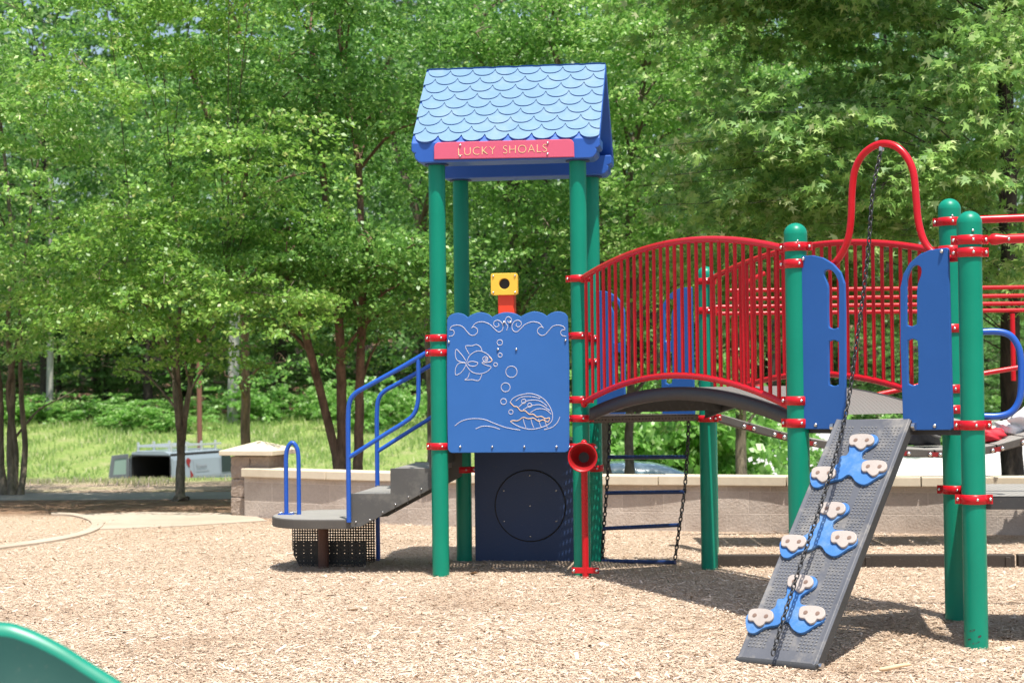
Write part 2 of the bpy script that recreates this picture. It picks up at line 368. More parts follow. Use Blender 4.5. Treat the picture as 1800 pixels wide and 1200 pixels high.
def strip(name, pts, z, mat, th=0.):
    m = MB(); P = [(p[0], p[1]) for p in pts]
    m.prism(P, z-th, z)
    o = m.build(name, mat); o['kind'] = 'structure'; return o
pp = [on_z(U, V)[:2] for U, V in [(175, 931), (184, 921), (170, 912), (130, 905), (250, 901), (330, 902), (420, 904), (448, 908), (470, 916), (330, 925), (240, 929)]]
strip('concrete_path', pp[::-1], .012, M_DUSTY, .05)
o1 = cr([on_z(U, V)[:2] for U, V in [(-60, 976), (0, 966), (60, 958), (110, 950), (150, 941), (176, 930), (182, 920), (168, 911), (130, 904), (90, 903)]], 5)
i1 = cr([on_z(U, V)[:2] for U, V in [(-60, 970), (0, 961), (55, 953), (100, 946), (138, 938), (158, 929), (160, 920), (148, 913), (122, 907), (90, 906)]], 5)
m = MB()
n = len(o1); V = [(p[0], p[1], .020) for p in o1]+[(p[0], p[1], .020) for p in i1]+[(p[0], p[1], -.05) for p in o1]+[(p[0], p[1], -.05) for p in i1]
Fs = []
for i in range(n-1):
    Fs += [(i, i+1, n+i+1, n+i), (i, 2*n+i, 2*n+i+1, i+1), (n+i, n+i+1, 3*n+i+1, 3*n+i)]
m.add(V, Fs); cb = m.build('path_edging_kerb', M_DUSTY); cb['kind'] = 'structure'
ap = []
for side in (0, 1):
    row = [(-14, 22.6+side*1.35), (-9, 21.9+side*1.35), (-5, 21.5+side*1.35), (-3.2, 21.4+side*1.3), (-1, 21.3+side*1.2), (2, 21.3+side*1.2)]
    ap += row if side == 0 else row[::-1]
strip('asphalt_path', ap, .006, M_ASPH, .03)
def sheet(name, xy, dz, mat):
    V = []; Fs = []
    n_ = 14; (a0, a1, y0, y1) = xy
    for i in range(n_+1):
        for j in range(n_+1):
            y = y0+(y1-y0)*i/n_; x = (a0+(a1-a0)*j/n_)*y; V.append((x, y, float(ground_h(x, y))+dz))
    for i in range(n_):
        for j in range(n_): Fs.append((i*(n_+1)+j, i*(n_+1)+j+1, (i+1)*(n_+1)+j+1, (i+1)*(n_+1)+j))
    o = MB().add(V, Fs, 0, True).build(name, mat); o['kind'] = 'structure'
sheet('parking_pavement', (.125, .55, 40, 104), .02, M_PAVE)
sheet('parking_lane', (-.26, -.04, 50, 66.5), .02, M_ASPH)

# loose chips: countless, one object
def wood_chips():
    rng = np.random.default_rng(3); n = 520000
    y = 8.0+(19.0-8.0)*rng.random(n)**1.25; x = (rng.random(n)*2-1)*(y*.315)
    lim = 18.9-.0*x
    wy = np.interp(x, [-3, -2.05, -1.17, .86, 2.12, 3.4, 4.62, 6.5], [18.6, 18.0, 17.35, 16.55, 16.1, 15.8, 15.5, 15.2])
    ok = (y < np.where(x > -2.7, wy, 18.9)); edge = (x < -2.9) & (y > 16.9+(-(x+4.6))*1.0*0) & (y > np.interp(x, [-6, -4.6, -4.0, -2.9], [14.2, 15.2, 17.1, 18.4]))
    keep = ok & (~edge | (rng.random(n) < .5) & (x < -4.2)); x = x[keep]; y = y[keep]; n = len(x)
    L = rng.lognormal(math.log(.0128), .50, n)*(1.2-.012*y); W = L*rng.uniform(.12, .36, n); a = rng.random(n)*2*np.pi
    t1 = rng.normal(0, .17, n); t2 = rng.normal(0, .22, n); z = rng.random(n)**2*.008+.003
    z += .012*np.sin(x*2.1+1)*np.sin(y*1.7)
    e1 = np.stack([np.cos(a)*np.cos(t1), np.sin(a)*np.cos(t1), np.sin(t1)], 1); e2 = np.stack([-np.sin(a)*np.cos(t2), np.cos(a)*np.cos(t2), np.sin(t2)], 1)
    c = np.stack([x, y, np.maximum(z, .004)+np.abs(np.sin(t1))*L*.25], 1)
    k = rng.uniform(.3, 1, n)[:, None]
    v = np.stack([c-e1*L[:, None]/2-e2*W[:, None]/2*k, c+e1*L[:, None]/2-e2*W[:, None]/2, c+e1*L[:, None]*.45+e2*W[:, None]/2*k, c-e1*L[:, None]*.5+e2*W[:, None]/2], 1).reshape(-1, 3)
    quads('wood_chips', v, 4, M_CHIP)
    return bpy.data.objects['wood_chips']
def quads(name, v, k, mat, parent=None):
    n = len(v)//k; me = bpy.data.meshes.new(name); me.vertices.add(n*k); me.vertices.foreach_set('co', v.astype(np.float32).ravel())
    me.loops.add(n*k); me.loops.foreach_set('vertex_index', np.arange(n*k, dtype=np.int32))
    me.polygons.add(n); me.polygons.foreach_set('loop_start', np.arange(n, dtype=np.int32)*k); me.polygons.foreach_set('loop_total', np.full(n, k, np.int32))
    me.update(calc_edges=True); me.materials.append(mat); return link(name, me, parent)
tag(wood_chips(), 'light tan wood chips spread over the play area', 'wood chips', None, 'stuff')

# ------------------------------------------------------------------ play structure
FL = (-.553, 12.899); FR = (.504, 12.752); BL = (-.405, 13.956); BR = (.652, 13.809); MP = (1.493, 13.153)
A = (1.654, 9.948); B = (2.486, 9.28); C = (2.649, 10.334); NP = (1.638, 14.307)
EX = np.array([.9904, -.138]); EY = np.array([.138, .9904])
def T(a, b, z=0.): p = np.array(FL)+EX*a+EY*b; return (p[0], p[1], z)      # tower frame: a along the front, b to the back
def tp(U, V, b): return on_wall(U, V, T(0, b), T(1, b))                     # pixel -> (a, z) on the tower plane b
PS = thing('play_structure', 'green posted climbing frame with blue shingled roof, red arched bridge and tilted climbing ramp', 'play structure', (.5, 12.5, 0))
RP = .0635
def post(p, top, clamps, cap, ears=0.):
    m = MB(); m.tube([(p[0], p[1], -.3), (p[0], p[1], top-(.07 if cap else 0))], RP, 36)
    o = m.build('post', M_GREEN, PS)
    if cap:
        c = MB(); c.tube([(p[0], p[1], top-.15), (p[0], p[1], top-.064)], RP+.004, 36)
        prof = [(RP+.004)*math.cos(t) for t in np.linspace(0, 1.5, 8)]; zz = [top-.064+.064*math.sin(t) for t in np.linspace(0, 1.5, 8)]
        c.tube([(p[0], p[1], z) for z in zz], prof, 36)
        c.ball((p[0]+.0, p[1]-RP-.005, top-.11), .008, 1)
        c.build('post_cap', [M_GREEN, M_STEEL], o)
    for cl in clamps:
        z, ang = cl if isinstance(cl, tuple) else (cl, ears)
        c = MB(); r_ = RP+.009; hh = .026
        prof = [(RP+.001, z-hh), (r_, z-hh+.003), (r_, z+hh-.003), (RP+.001, z+hh)]
        n_ = 36; V = [(p[0]+r*math.cos(2*math.pi*j/n_), p[1]+r*math.sin(2*math.pi*j/n_), zz) for r, zz in prof for j in range(n_)]
        c.add(V, [(i*n_+j, i*n_+(j+1) % n_, (i+1)*n_+(j+1) % n_, (i+1)*n_+j) for i in range(3) for j in range(n_)], 0, True)
        for sgn in (-1, 1):
            d = np.array([math.cos(ang), math.sin(ang), 0])*sgn; nn = np.array([-math.sin(ang), math.cos(ang), 0])
            q = np.array([p[0], p[1], z])+d*(RP+.018)
            c.box(q, (.034, .016, .05), (d, nn, (0, 0, 1)), 0)
            for s2 in (-1, 1): c.ball(q+d*.004+nn*s2*.009, .0105, 1, 8, 5)
        fwd = np.array([p[0], p[1], 0]); fwd = -fwd/np.linalg.norm(fwd)
        q = np.array([p[0], p[1], z])+fwd*(r_); c.ball(q+np.array([.02, 0, 0]), .009, 1, 8, 5)
        c.build('clamp', [M_RED, M_STEEL], o)
    return o
EA = math.atan2(EX[1], EX[0])
post(FL, 3.13, [1.784, 1.673, .972], False, EA); post(FR, 3.13, [2.21, 1.786, 1.312, 1.173, .962], False, EA)
post(BL, 3.13, [.738, 1.02], False, EA); post(BR, 3.13, [.745, 1.786, 1.6], False, EA+.9)
post(MP, 2.317, [2.2, 1.976, 1.15], True, -.8); bA = math.atan2(B[1]-A[1], B[0]-A[0])
post(A, 2.362, [2.223, 2.124, 1.331, 1.202], True, bA+.2); POST_B = post(B, 2.358, [2.2, 2.132, 1.199, .80], True, bA+.45)
post(C, 2.533, [2.392, 2.22, 1.749, 1.386, 1.263, .781], True, bA+.3); post(NP, 2.20, [2.0, 1.13], True, 0)

for U, V, a_, b_ in ((1710, 1108, .016, .004), (1722, 1118, .010, .005), (1706, 1124, .012, .003), (1716, 1129, .020, .0035)):
    x_ = on_y(U, V, B[1]-RP)[0]; z_ = on_y(U, V, B[1]-RP)[2]; t0 = math.asin(max(-.9, min(.9, (x_-B[0])/RP)))
    sm = MB(); sm.add([(B[0]+(RP+.0007)*math.sin(t0+a_/RP*math.cos(q)), B[1]-(RP+.0007)*math.cos(t0+a_/RP*math.cos(q)), z_+b_*math.sin(q)*1.4+.3*a_*math.cos(q)) for q in [2*math.pi*k/9+.2*math.sin(k*5) for k in range(9)]], [tuple(range(9))], 0)
    sm.build('scuff_mark', [M_DKRUB], POST_B)
# --- roof
def roof():
    a0, a1 = -.17, 1.245; b0, b1 = -.115, 1.185; zr, ze = 3.905, 3.245; bm = .533
    roof_m = MB(); th = .045
    for s, be in ((1, b0), (-1, b1)):
        # slab
        P = [T(a0, be, ze), T(a0, bm, zr), T(a0, bm, zr-th*1.3), T(a0, be, ze-th*1.3)]
        v = np.array(T(a1, 0))-np.array(T(a0, 0)); roof_m.extr(P, v, 0)
    # fascia with notched ends, front and back, each a box beam round the post heads
    def fascia(bf, dth):
        out = [(a0, ze), (a0, 3.185), (a0+.012, 3.17), (a0+.03, 3.165), (a0+.022, 3.15), (a0+.028, 3.125), (a0+.05, 3.10), (a0+.075, 3.092)]
        out += [(a0+a1-a, z) for a, z in out[::-1]]
        roof_m.extr([T(a, bf, z) for a, z in out], np.array(T(0, dth))-np.array(T(0, 0)), 0)
    fascia(b0-.002, .26); fascia(b1+.002-.26, .26)
    ro = roof_m.build('roof', [M_ROOF], PS, .012, 3)
    # shingles
    for s, be in ((1, b0), (-1, b1)):
        sh = MB(); base = np.array(T(0, be, ze)); topv = np.array(T(0, bm, zr))-base; Ls = np.linalg.norm(topv); eu = topv/Ls; ex3 = np.array([EX[0], EX[1], 0]); nn = np.cross(ex3, eu)
        if nn[2] < 0: nn = -nn
        rows = 9; pitch = Ls/rows; wd = (a1-a0)/8.0; dep = pitch*.80
        for r in range(rows+1):
            zb = r*pitch-.012
            cnt = 10
            for c in range(-1, cnt):
                ac = a0+wd*(c+.5+(.5 if r % 2 else .12))
                xs = np.linspace(-.5, .5, 13); P = []
                for x in xs:
                    cusp = zb+dep; yy = cusp-dep*(max(0, 1-(2*abs(x))**2.3))**.62
                    P.append((ac+x*wd, yy))
                cl = [(min(max(x, a0+.004), a1-.004), y) for x, y in P]
                if cl[-1][0]-cl[0][0] < .02: continue
                topy = min(zb+dep+pitch, Ls-.002)
                if topy < zb+.01: continue
                cl = [(x, min(y, Ls-.004)) for x, y in cl]
                up_ = [base+ex3*x+eu*y+nn*(.016-(.012*(y-zb)/(dep+pitch))) for x, y in cl]
                dn = [base+ex3*x+eu*y+nn*.0005 for x, y in cl]
                t0 = [base+ex3*x+eu*topy+nn*.003 for x, y in cl]
                k = len(cl); sh.add(up_+t0, [(i, i+1, k+i+1, k+i) for i in range(k-1)], 0)
                sh.add(up_+dn, [(i, k+i, k+i+1, i+1) for i in range(k-1)], 1)
        sh.build('shingles', [M_ROOFT, M_ROOF], ro)
    for p in (FL, FR, BL, BR):
        fl = MB(); fl.tube([(p[0], p[1], 3.083), (p[0], p[1], 3.094)], .09, 28); fl.build('post_collar', [M_NAVY], ro)
    # sign
    Mf = frame(T(0, b0-.012, 0), (EX[0], EX[1], 0), (0, 0, 1))
    raw = [(318, 812), (318, 722), (326, 704), (345, 693), (1330, 668), (1350, 674), (1362, 692), (1366, 794)]
    lp = [tp(690+x/4.286, 90+y/4.286, b0-.012) for x, y in raw]
    sg = plate('sign_board', [lp], .018, Mf, M_PINK, PS)
    cx, cz = tp(690+840/4.286, 90+748/4.286, b0-.012)
    Mt = frame(T(cx, b0-.0225, cz), (EX[0], EX[1], .012), (0, 0, 1))
    for wd_, dx in (('LUCKY', -.205), ('SHOALS', .158)):
        lettering('lettering', wd_, .088, Mt@Matrix.Translation((dx, 0, 0)), M_CREAM, sg, .001, -.0024, 1.08, 1.0)
    for x, y in [(510, 708), (510, 792), (1170, 692), (1168, 775)]:
        a, z = tp(690+x/4.286, 90+y/4.286, b0-.02); MB().ball(T(a, b0-.022, z), .009, 0).build('bolt', M_STEEL, sg)
roof()

# --- story panel on the front of the tower
def story():
    b = -.035; cv = lambda x, y: tp(740+x/3.333, 460+y/3.333, b)
    top = [(157, 345), (165, 325), (185, 310), (215, 303), (250, 310), (276, 330), (300, 313), (345, 299), (390, 308), (419, 328), (455, 308), (500, 299), (550, 306), (586, 325), (620, 306), (665, 294), (710, 303), (738, 322), (765, 303), (805, 294), (840, 303), (858, 322)]
    bot = [(866, 600), (866, 1090), (860, 1105), (845, 1112), (180, 1115), (168, 1108), (161, 1095), (156, 700)]
    Mf = frame(T(0, b, 0), (EX[0], EX[1], 0), (0, 0, 1))
    tops = []
    for i0 in ((0, 5), (5, 9), (9, 13), (13, 17), (17, 21)):
        seg = cr(top[i0[0]:i0[1]+1], 4); tops += seg[:-1]
    tops.append(top[-1])
    sp = plate('story_panel', [[cv(x, y) for x, y in list(tops)+bot]], .019, Mf, M_BLUE, PS)
    def stroke(mb, pts, closed=False, mi=0, r=.0022):
        P = [cv(*q[:2]) for q in cr(pts, 5, closed)]
        if closed: P.append(P[0])
        mb.tube([T(a, b-.0100, z) for a, z in P], r, 6, mi)
    def circ(mb, x, y, r): stroke(mb, [(x+r*math.cos(t), y+r*math.sin(t)) for t in np.linspace(0, 2*math.pi, 12)[:-1]], True)
    e = MB()
    Lw = [(165, 437), (188, 432), (197, 415), (188, 400), (172, 398), (180, 380), (212, 371), (245, 380), (270, 408), (290, 428), (312, 431), (331, 415), (330, 394), (312, 381), (297, 388)]
    L2 = [(300, 387), (322, 360), (362, 352), (403, 366), (430, 392), (455, 411), (476, 402), (482, 378), (470, 352), (448, 343), (430, 352), (428, 370), (442, 382), (458, 374), (453, 360)]
    for q in (Lw, L2): stroke(e, q); stroke(e, [(1016-x, y) for x, y in q])
    stroke(e, [(503, 402), (509, 378), (499, 362), (495, 342), (508, 323), (527, 330), (531, 348), (518, 358), (508, 347)])
    for c in [(463, 473, 16), (465, 547, 12), (438, 602, 11), (531, 644, 33), (497, 735, 26), (485, 818, 17), (528, 879, 13), (378, 570, 15), (382, 571, 6), (603, 817, 13), (638, 840, 12)]: circ(e, *c)
    stroke(e, [(268, 590), (288, 548), (330, 523), (372, 530), (402, 553), (418, 577), (390, 590), (358, 590), (380, 605), (412, 616), (392, 640), (350, 656), (300, 645), (268, 608), (264, 590)])
    stroke(e, [(264, 580), (240, 545), (208, 513), (203, 550), (218, 580), (262, 592), (226, 594), (206, 620), (205, 662), (240, 645), (266, 604)])
    stroke(e, [(283, 540), (262, 495), (300, 492), (326, 485), (350, 500), (359, 524)]); stroke(e, [(285, 648), (276, 678), (258, 692), (300, 690), (340, 695), (358, 660)])
    stroke(e, [(275, 592), (300, 583), (334, 592), (318, 611), (286, 608)], True)
    stroke(e, [(523, 823), (543, 797), (590, 778), (650, 772), (712, 797), (752, 842), (771, 890), (768, 930), (742, 955), (690, 974), (640, 980), (590, 970), (550, 952), (525, 935)])
    stroke(e, [(575, 850), (620, 815), (690, 812), (740, 845)]); stroke(e, [(600, 866), (640, 845), (700, 838), (755, 870)]); stroke(e, [(640, 885), (680, 862), (730, 865), (764, 892)]); stroke(e, [(556, 815), (590, 792), (650, 790), (700, 800)])
    for x in (600, 645, 690, 725): stroke(e, [(x, 918), (x+6, 945), (x+16, 970)])
    stroke(e, [(200, 960), (240, 932), (300, 918), (370, 922), (430, 945), (500, 970), (582, 985)]); stroke(e, [(322, 978), (365, 962), (420, 966), (462, 980)]); stroke(e, [(722, 983), (770, 968), (800, 940), (815, 908)])
    for mo in ([(523, 823), (545, 845), (565, 850), (585, 872), (610, 872), (635, 892), (660, 893), (680, 908), (705, 905), (730, 918), (754, 914), (745, 938), (716, 925), (690, 933), (660, 915), (630, 919), (600, 911), (570, 930), (540, 929), (525, 935)],):
        stroke(e, mo, False, 1, .003)
    stroke(e, [(400, 556), (418, 577), (404, 588)], False, 1, .003)
    e.build('engraving', [M_ENGR, M_ENGO], sp)
    for x, y in [(165, 470), (848, 460), (452, 512), (560, 512), (487, 355), (525, 355), (232, 1082), (419, 1082), (607, 1082), (796, 1082)]:
        a, z = cv(x, y); MB().ball(T(a, b-.012, z), .0095, 0).build('bolt', M_STEEL, sp)
story()
# --- periscope above the story panel
pm = MB()
pm.box(T(.52, .03, 2.0), (.125, .11, .30), ((*EX, 0), (*EY, 0), (0, 0, 1)), 0)
pe = pm.build('periscope', [M_ORED], PS, .012, 3)
q = [(.414, 2.10), (.608, 2.10), (.608, 2.256), (.414, 2.256)]
def rrect(x0, z0, x1, z1, r, n=5):
    P = []
    for cx, cz, a0_ in ((x1-r, z1-r, 0), (x0+r, z1-r, 90), (x0+r, z0+r, 180), (x1-r, z0+r, 270)):
        P += [(cx+r*math.cos(R(a0_+90*k/n)), cz+r*math.sin(R(a0_+90*k/n))) for k in range(n+1)]
    return P
circle = lambda cx, cz, r, n=24: [(cx+r*math.cos(2*math.pi*k/n), cz+r*math.sin(2*math.pi*k/n)) for k in range(n)]
plate('periscope_window', [rrect(.414, 2.10, .608, 2.256, .015), circle(.512, 2.18, .044)], .03, frame(T(0, -.035, 0), (*EX, 0), (0, 0, 1)), M_YEL, pe)
m = MB(); m.box(T(.511, .04, 2.178), (.175, .12, .14), ((*EX, 0), (*EY, 0), (0, 0, 1)), 1)
c0 = np.array(T(.512, -.0235, 2.18)); nb = np.array([*EY, 0]); m.tube([c0-nb*.0012, c0+nb*.003], .043, 24, 0)
for a in (.43, .593):
    for z in (2.118, 2.24): m.ball(T(a, -.052, z), .008, 2)
m.build('periscope_box', [M_BLACK, M_YEL, M_STEEL], pe)
# --- navy board with a wheel, at the back below the deck
nv = plate('lower_board', [[(.095, -.05), (.975, -.05), (.975, .93), (.095, .93)]], .02, frame(T(0, 1.067, 0), (*EX, 0), (0, 0, 1)), M_NAVY, PS)
m = MB(); c0 = np.array(T(.546, 1.045, .446)); m.tube([c0-nb*.006, c0+nb*.012], .281, 48, 0)
m2 = MB(); m2.ring(T(.546, 1.052, .446), nb, .285, .006, 48, 6, 0)
m2.build('wheel_rim', [M_BLACK], nv)
for k in range(7):
    r_ = .245 if k else 0; t = R(30+60*k); m.ball(T(.546+r_*math.cos(t), 1.036, .446+r_*math.sin(t)), .009, 1)
m.build('wheel_disc', [M_NAVY, M_STEEL], nv)

# --- decks
def deck(name, poly, z, mat, edge, th=.07):
    m = MB(); m.add([(x, y, z) for x, y in poly], [tuple(range(len(poly)))], 0)
    d = m.build(name, [mat], PS)
    e = MB(); n_ = len(poly); cx, cy = np.mean(poly, axis=0)
    for i in range(n_):
        p, q = np.array(poly[i]), np.array(poly[(i+1) % n_]); ee = (q-p)/np.linalg.norm(q-p); nn = np.array([-ee[1], ee[0]])
        if (np.array([cx, cy])-p)@nn < 0: nn = -nn
        c = (p+q)/2+nn*.012; e.box((c[0], c[1], z-th/2-.002), (np.linalg.norm(q-p)-.03, .02, th), ((*ee, 0), (*nn, 0), (0, 0, 1)), 0)
        for tt in (.3, .7):
            pass
    for k in range(1, 4):     # cross ribs underneath
        a = np.array(poly[0])*(1-k/4)+np.array(poly[1])*k/4; b_ = np.array(poly[-1])*(1-k/4)+np.array(poly[2 if n_ > 3 else 2])*k/4 if n_ > 3 else np.array(poly[2])*.85+a*.15
        ee = (b_-a); L_ = np.linalg.norm(ee); ee = ee/L_; nn = np.array([-ee[1], ee[0]]); c = (a+b_)/2
        e.box((c[0], c[1], z-.03), (L_*.93, .012, .05), ((*ee, 0), (*nn, 0), (0, 0, 1)), 0)
    e.build('deck_frame', [edge], d, .003); return d
t2 = lambda a, b: T(a, b)[:2]
deck('deck', [t2(.03, .03), t2(1.037, .03), t2(1.037, 1.037), t2(.03, 1.037)], 1.0, M_PERF, M_DKRUB)
def inset(P, k=.06):
    c = np.mean(P, axis=0); return [tuple(np.array(p)+(c-np.array(p))*k) for p in P]
deck('deck', inset([FR, MP, BR]), 1.185, M_PERF, M_PERFV, .05)
deck('deck', inset([A, B, C], .04), 1.215, M_RIBBED, M_DKRUB)
on_ = np.array([.988, -.153]); ob = lambda p, k: tuple(np.array(p)+on_*k)
deck('deck', inset([ob(B, .02), ob(B, 1.2), ob(C, 1.2), ob(C, .02)], .03), .815, M_RIBBED, M_DKRUB, .07)

# --- arched bridge
def bridge():
    F1, A1 = np.array(FR), np.array(A); M1, C1 = np.array(MP), np.array(C)
    S = 24; t = np.linspace(.025, .975, S); arc = lambda k: 1-(2*k-1)**2
    br = MB(); hw = []
    th = .085
    L = [F1*(1-k)+A1*k for k in t]; Rr = [M1*(1-k)+C1*k for k in t]
    ztop = [1.225+.18*arc(k) for k in t]
    for i in range(S-1):
        pass
    V = []
    for i in range(S):
        d = (Rr[i]-L[i])/np.linalg.norm(Rr[i]-L[i]); l = L[i]+d*.05; r = Rr[i]-d*.05
        V += [(l[0], l[1], ztop[i]), (r[0], r[1], ztop[i])]
    br.add(V, [(2*i, 2*i+2, 2*i+3, 2*i+1) for i in range(S-1)], 0, True)
    bo = br.build('arched_bridge', [M_PERFG], PS)
    for side in (0, 1):
        e = MB(); V = []
        for i in range(S):
            d = (Rr[i]-L[i])/np.linalg.norm(Rr[i]-L[i]); p = L[i]+d*.035 if side == 0 else Rr[i]-d*.035; q = p+d*(.03 if side == 0 else -.03)
            V += [(p[0], p[1], ztop[i]+.004), (q[0], q[1], ztop[i]+.004), (q[0], q[1], ztop[i]-th), (p[0], p[1], ztop[i]-th)]
        e.add(V, [(4*i+j, 4*i+(j+1) % 4, 4*i+4+(j+1) % 4, 4*i+4+j) for i in range(S-1) for j in range(4)]+[(0, 1, 2, 3), (4*S-4, 4*S-3, 4*S-2, 4*S-1)], 0, True)
        e.build('bridge_beam', [M_DKRUB], bo)
    e = MB()
    for i in range(2, S-1, 3):
        p, q = L[i], Rr[i]; c = (p+q)/2; d = (q-p)/np.linalg.norm(q-p); n_ = (-d[1], d[0], 0)
        e.box((c[0], c[1], ztop[i]-.045), (np.linalg.norm(q-p)-.12, .02, .06), ((*d, 0), n_, (0, 0, 1)), 0)
    e.build('bridge_cross_beam', [M_PERF if False else M_DKRUB], bo)
    for P, Q, k0, nb_, big in ((F1, A1, .03, 29, 1), (M1, C1, .03, 29, 0)):
        rl = MB(); k = np.linspace(.022, .978, 30); ln = np.linalg.norm(Q-P)
        top = lambda kk: 2.197+.168*arc(kk); bot = lambda kk: 1.272+.212*arc(kk)
        pt = lambda kk, z: (*(P*(1-kk)+Q*kk), z)
        for f in (top, bot): rl.tube([pt(kk, f(kk)) for kk in k], .0215, 14, 0)
        for f in (top, bot):
            for kk in (k[0], k[-1]): rl.ball(pt(kk, f(kk)-.01), .0265, 0)
        ro = rl.build('bridge_railing', [M_RED], PS)
        for j in range(nb_):
            kk = .04+.925*(j+.0)/(nb_-1); b_ = MB(); b_.tube([pt(kk, bot(kk)+.005), pt(kk, top(kk)-.005)], .0125, 9)
            b_.build('baluster', [M_RED], ro)
bridge()

# --- blue gate panels, red hoop, ramp, chain
z7 = lambda x, y: (1380+x/3.4286, 430+y/3.4286)
GL = [[(105, 82), (112, 75), (180, 70), (240, 84), (300, 120), (345, 170), (368, 235), (373, 420), (374, 800), (374, 1095), (368, 1107), (125, 1105), (113, 1098), (108, 900), (104, 500)],
      [(245, 182), (255, 155), (280, 148), (310, 165), (332, 205), (342, 255), (342, 488), (330, 505), (308, 512), (285, 505), (273, 488), (270, 380), (270, 262), (262, 228)],
      [(274, 600), (285, 578), (308, 571), (332, 580), (342, 600), (342, 830), (332, 848), (308, 855), (285, 847), (274, 828)]]
GR = [[(713, 600), (712, 262), (730, 180), (770, 112), (830, 62), (890, 37), (985, 25), (993, 32), (1000, 300), (1012, 800), (1020, 1100), (1012, 1110), (740, 1112), (730, 1104), (722, 870)],
      [(742, 478), (742, 262), (750, 195), (775, 138), (805, 121), (832, 132), (840, 162), (834, 195), (818, 240), (812, 300), (812, 468), (800, 488), (776, 497), (752, 490)],
      [(750, 830), (747, 600), (758, 573), (781, 564), (805, 572), (818, 600), (821, 820), (806, 845), (783, 852), (760, 843)]]
def gate(loops, P, Q, mirror=False):
    e = np.array(Q)-np.array(P); e /= np.linalg.norm(e); nn = np.array([e[1], -e[0]])      # towards the viewer for A-B
    ls = [[on_wall(*z7(x, y), A, B) for x, y in (cr(l, 3, True) if i else l)] for i, l in enumerate(loops)]
    o = np.array(P)+nn*.02
    g = plate('gate_panel', ls, .022, frame((o[0], o[1], 0), (*e, 0), (0, 0, 1)), M_BLUEG, PS)
    return g
for l in (GL, GR):
    g = gate(l, A, B)
    bl = MB(); e = (np.array(B)-np.array(A))/1.067; nn = np.array([e[1], -e[0]])
    for x, y in ([(127, 88), (202, 1085)] if l is GL else [(960, 42), (918, 1090)]):
        s, z = on_wall(*z7(x, y), A, B); p = np.array(A)+e*s+nn*.034; bl.ball((p[0], p[1], z), .012, 0)
    bl.build('bolt', M_STEEL, g)
for l in (GL, GR): gate(l, BR, MP)
eAB = (np.array(B)-np.array(A))/1.067; nAB = np.array([eAB[1], -eAB[0]])
AB = lambda s, z, o=0.: (A[0]+eAB[0]*s+nAB[0]*o, A[1]+eAB[1]*s+nAB[1]*o, z)
hp = cr([(.10, 2.10), (.19, 2.095), (.262, 2.145), (.318, 2.24), (.342, 2.36), (.352, 2.52), (.372, 2.64), (.42, 2.72), (.49, 2.765), (.56, 2.775), (.63, 2.75), (.69, 2.69), (.73, 2.60), (.745, 2.45), (.755, 2.33), (.785, 2.22), (.84, 2.145), (.92, 2.11), (.99, 2.11)], 5)
m = MB(); m.tube([AB(s, z, -.03) for s, z in hp], .0205, 14)
ho = m.build('hoop_arch', [M_RED], PS)
m = MB(); m.tube([AB(.535, 2.775, -.03), AB(.535, 2.735, -.03)], .013, 10, 0); m.ball(AB(.535, 2.745, -.045), .013, 1); m.build('chain_fitting', [M_STEEL, M_STEEL], ho)
def chain(mb, pts, pitch=.03, rr=.0042):
    P = [np.array(p, float) for p in cr(pts, 8)]; d = [0]
    for i in range(1, len(P)): d.append(d[-1]+np.linalg.norm(P[i]-P[i-1]))
    n_ = int(d[-1]/pitch); ts = np.linspace(0, d[-1], n_+1); X = np.stack([np.interp(ts, d, [p[i] for p in P]) for i in range(3)], 1)
    for i in range(n_):
        c = (X[i]+X[i+1])/2; a = X[i+1]-X[i]; a /= np.linalg.norm(a); s_ = Vector(a).orthogonal().normalized()
        s_ = Matrix.Rotation(R(25+90*(i % 2)), 3, Vector(a))@s_
        mb.ring(c, s_, pitch*.36, rr, 10, 5, 0, 1.85, a)
top_ = AB(.535, 2.735, -.03); bot_ = (1.285, 8.66, .06)
cp = []
for U, V in [(1540, 262), (1534, 340), (1527, 430), (1517, 520), (1506, 600), (1495, 680), (1484, 740), (1463, 822), (1442, 890), (1418, 960), (1395, 1030), (1376, 1090), (1358, 1150)]:
    s, z = on_wall(U, V, top_, bot_); e = (np.array(bot_[:2])-np.array(top_[:2])); e /= np.linalg.norm(e); p = np.array(top_[:2])+e*s; cp.append((p[0], p[1], z))
cp[0] = top_
m = MB(); chain(m, cp, .031, .0045); m.build('climbing_chain', [M_CHAIN], PS)

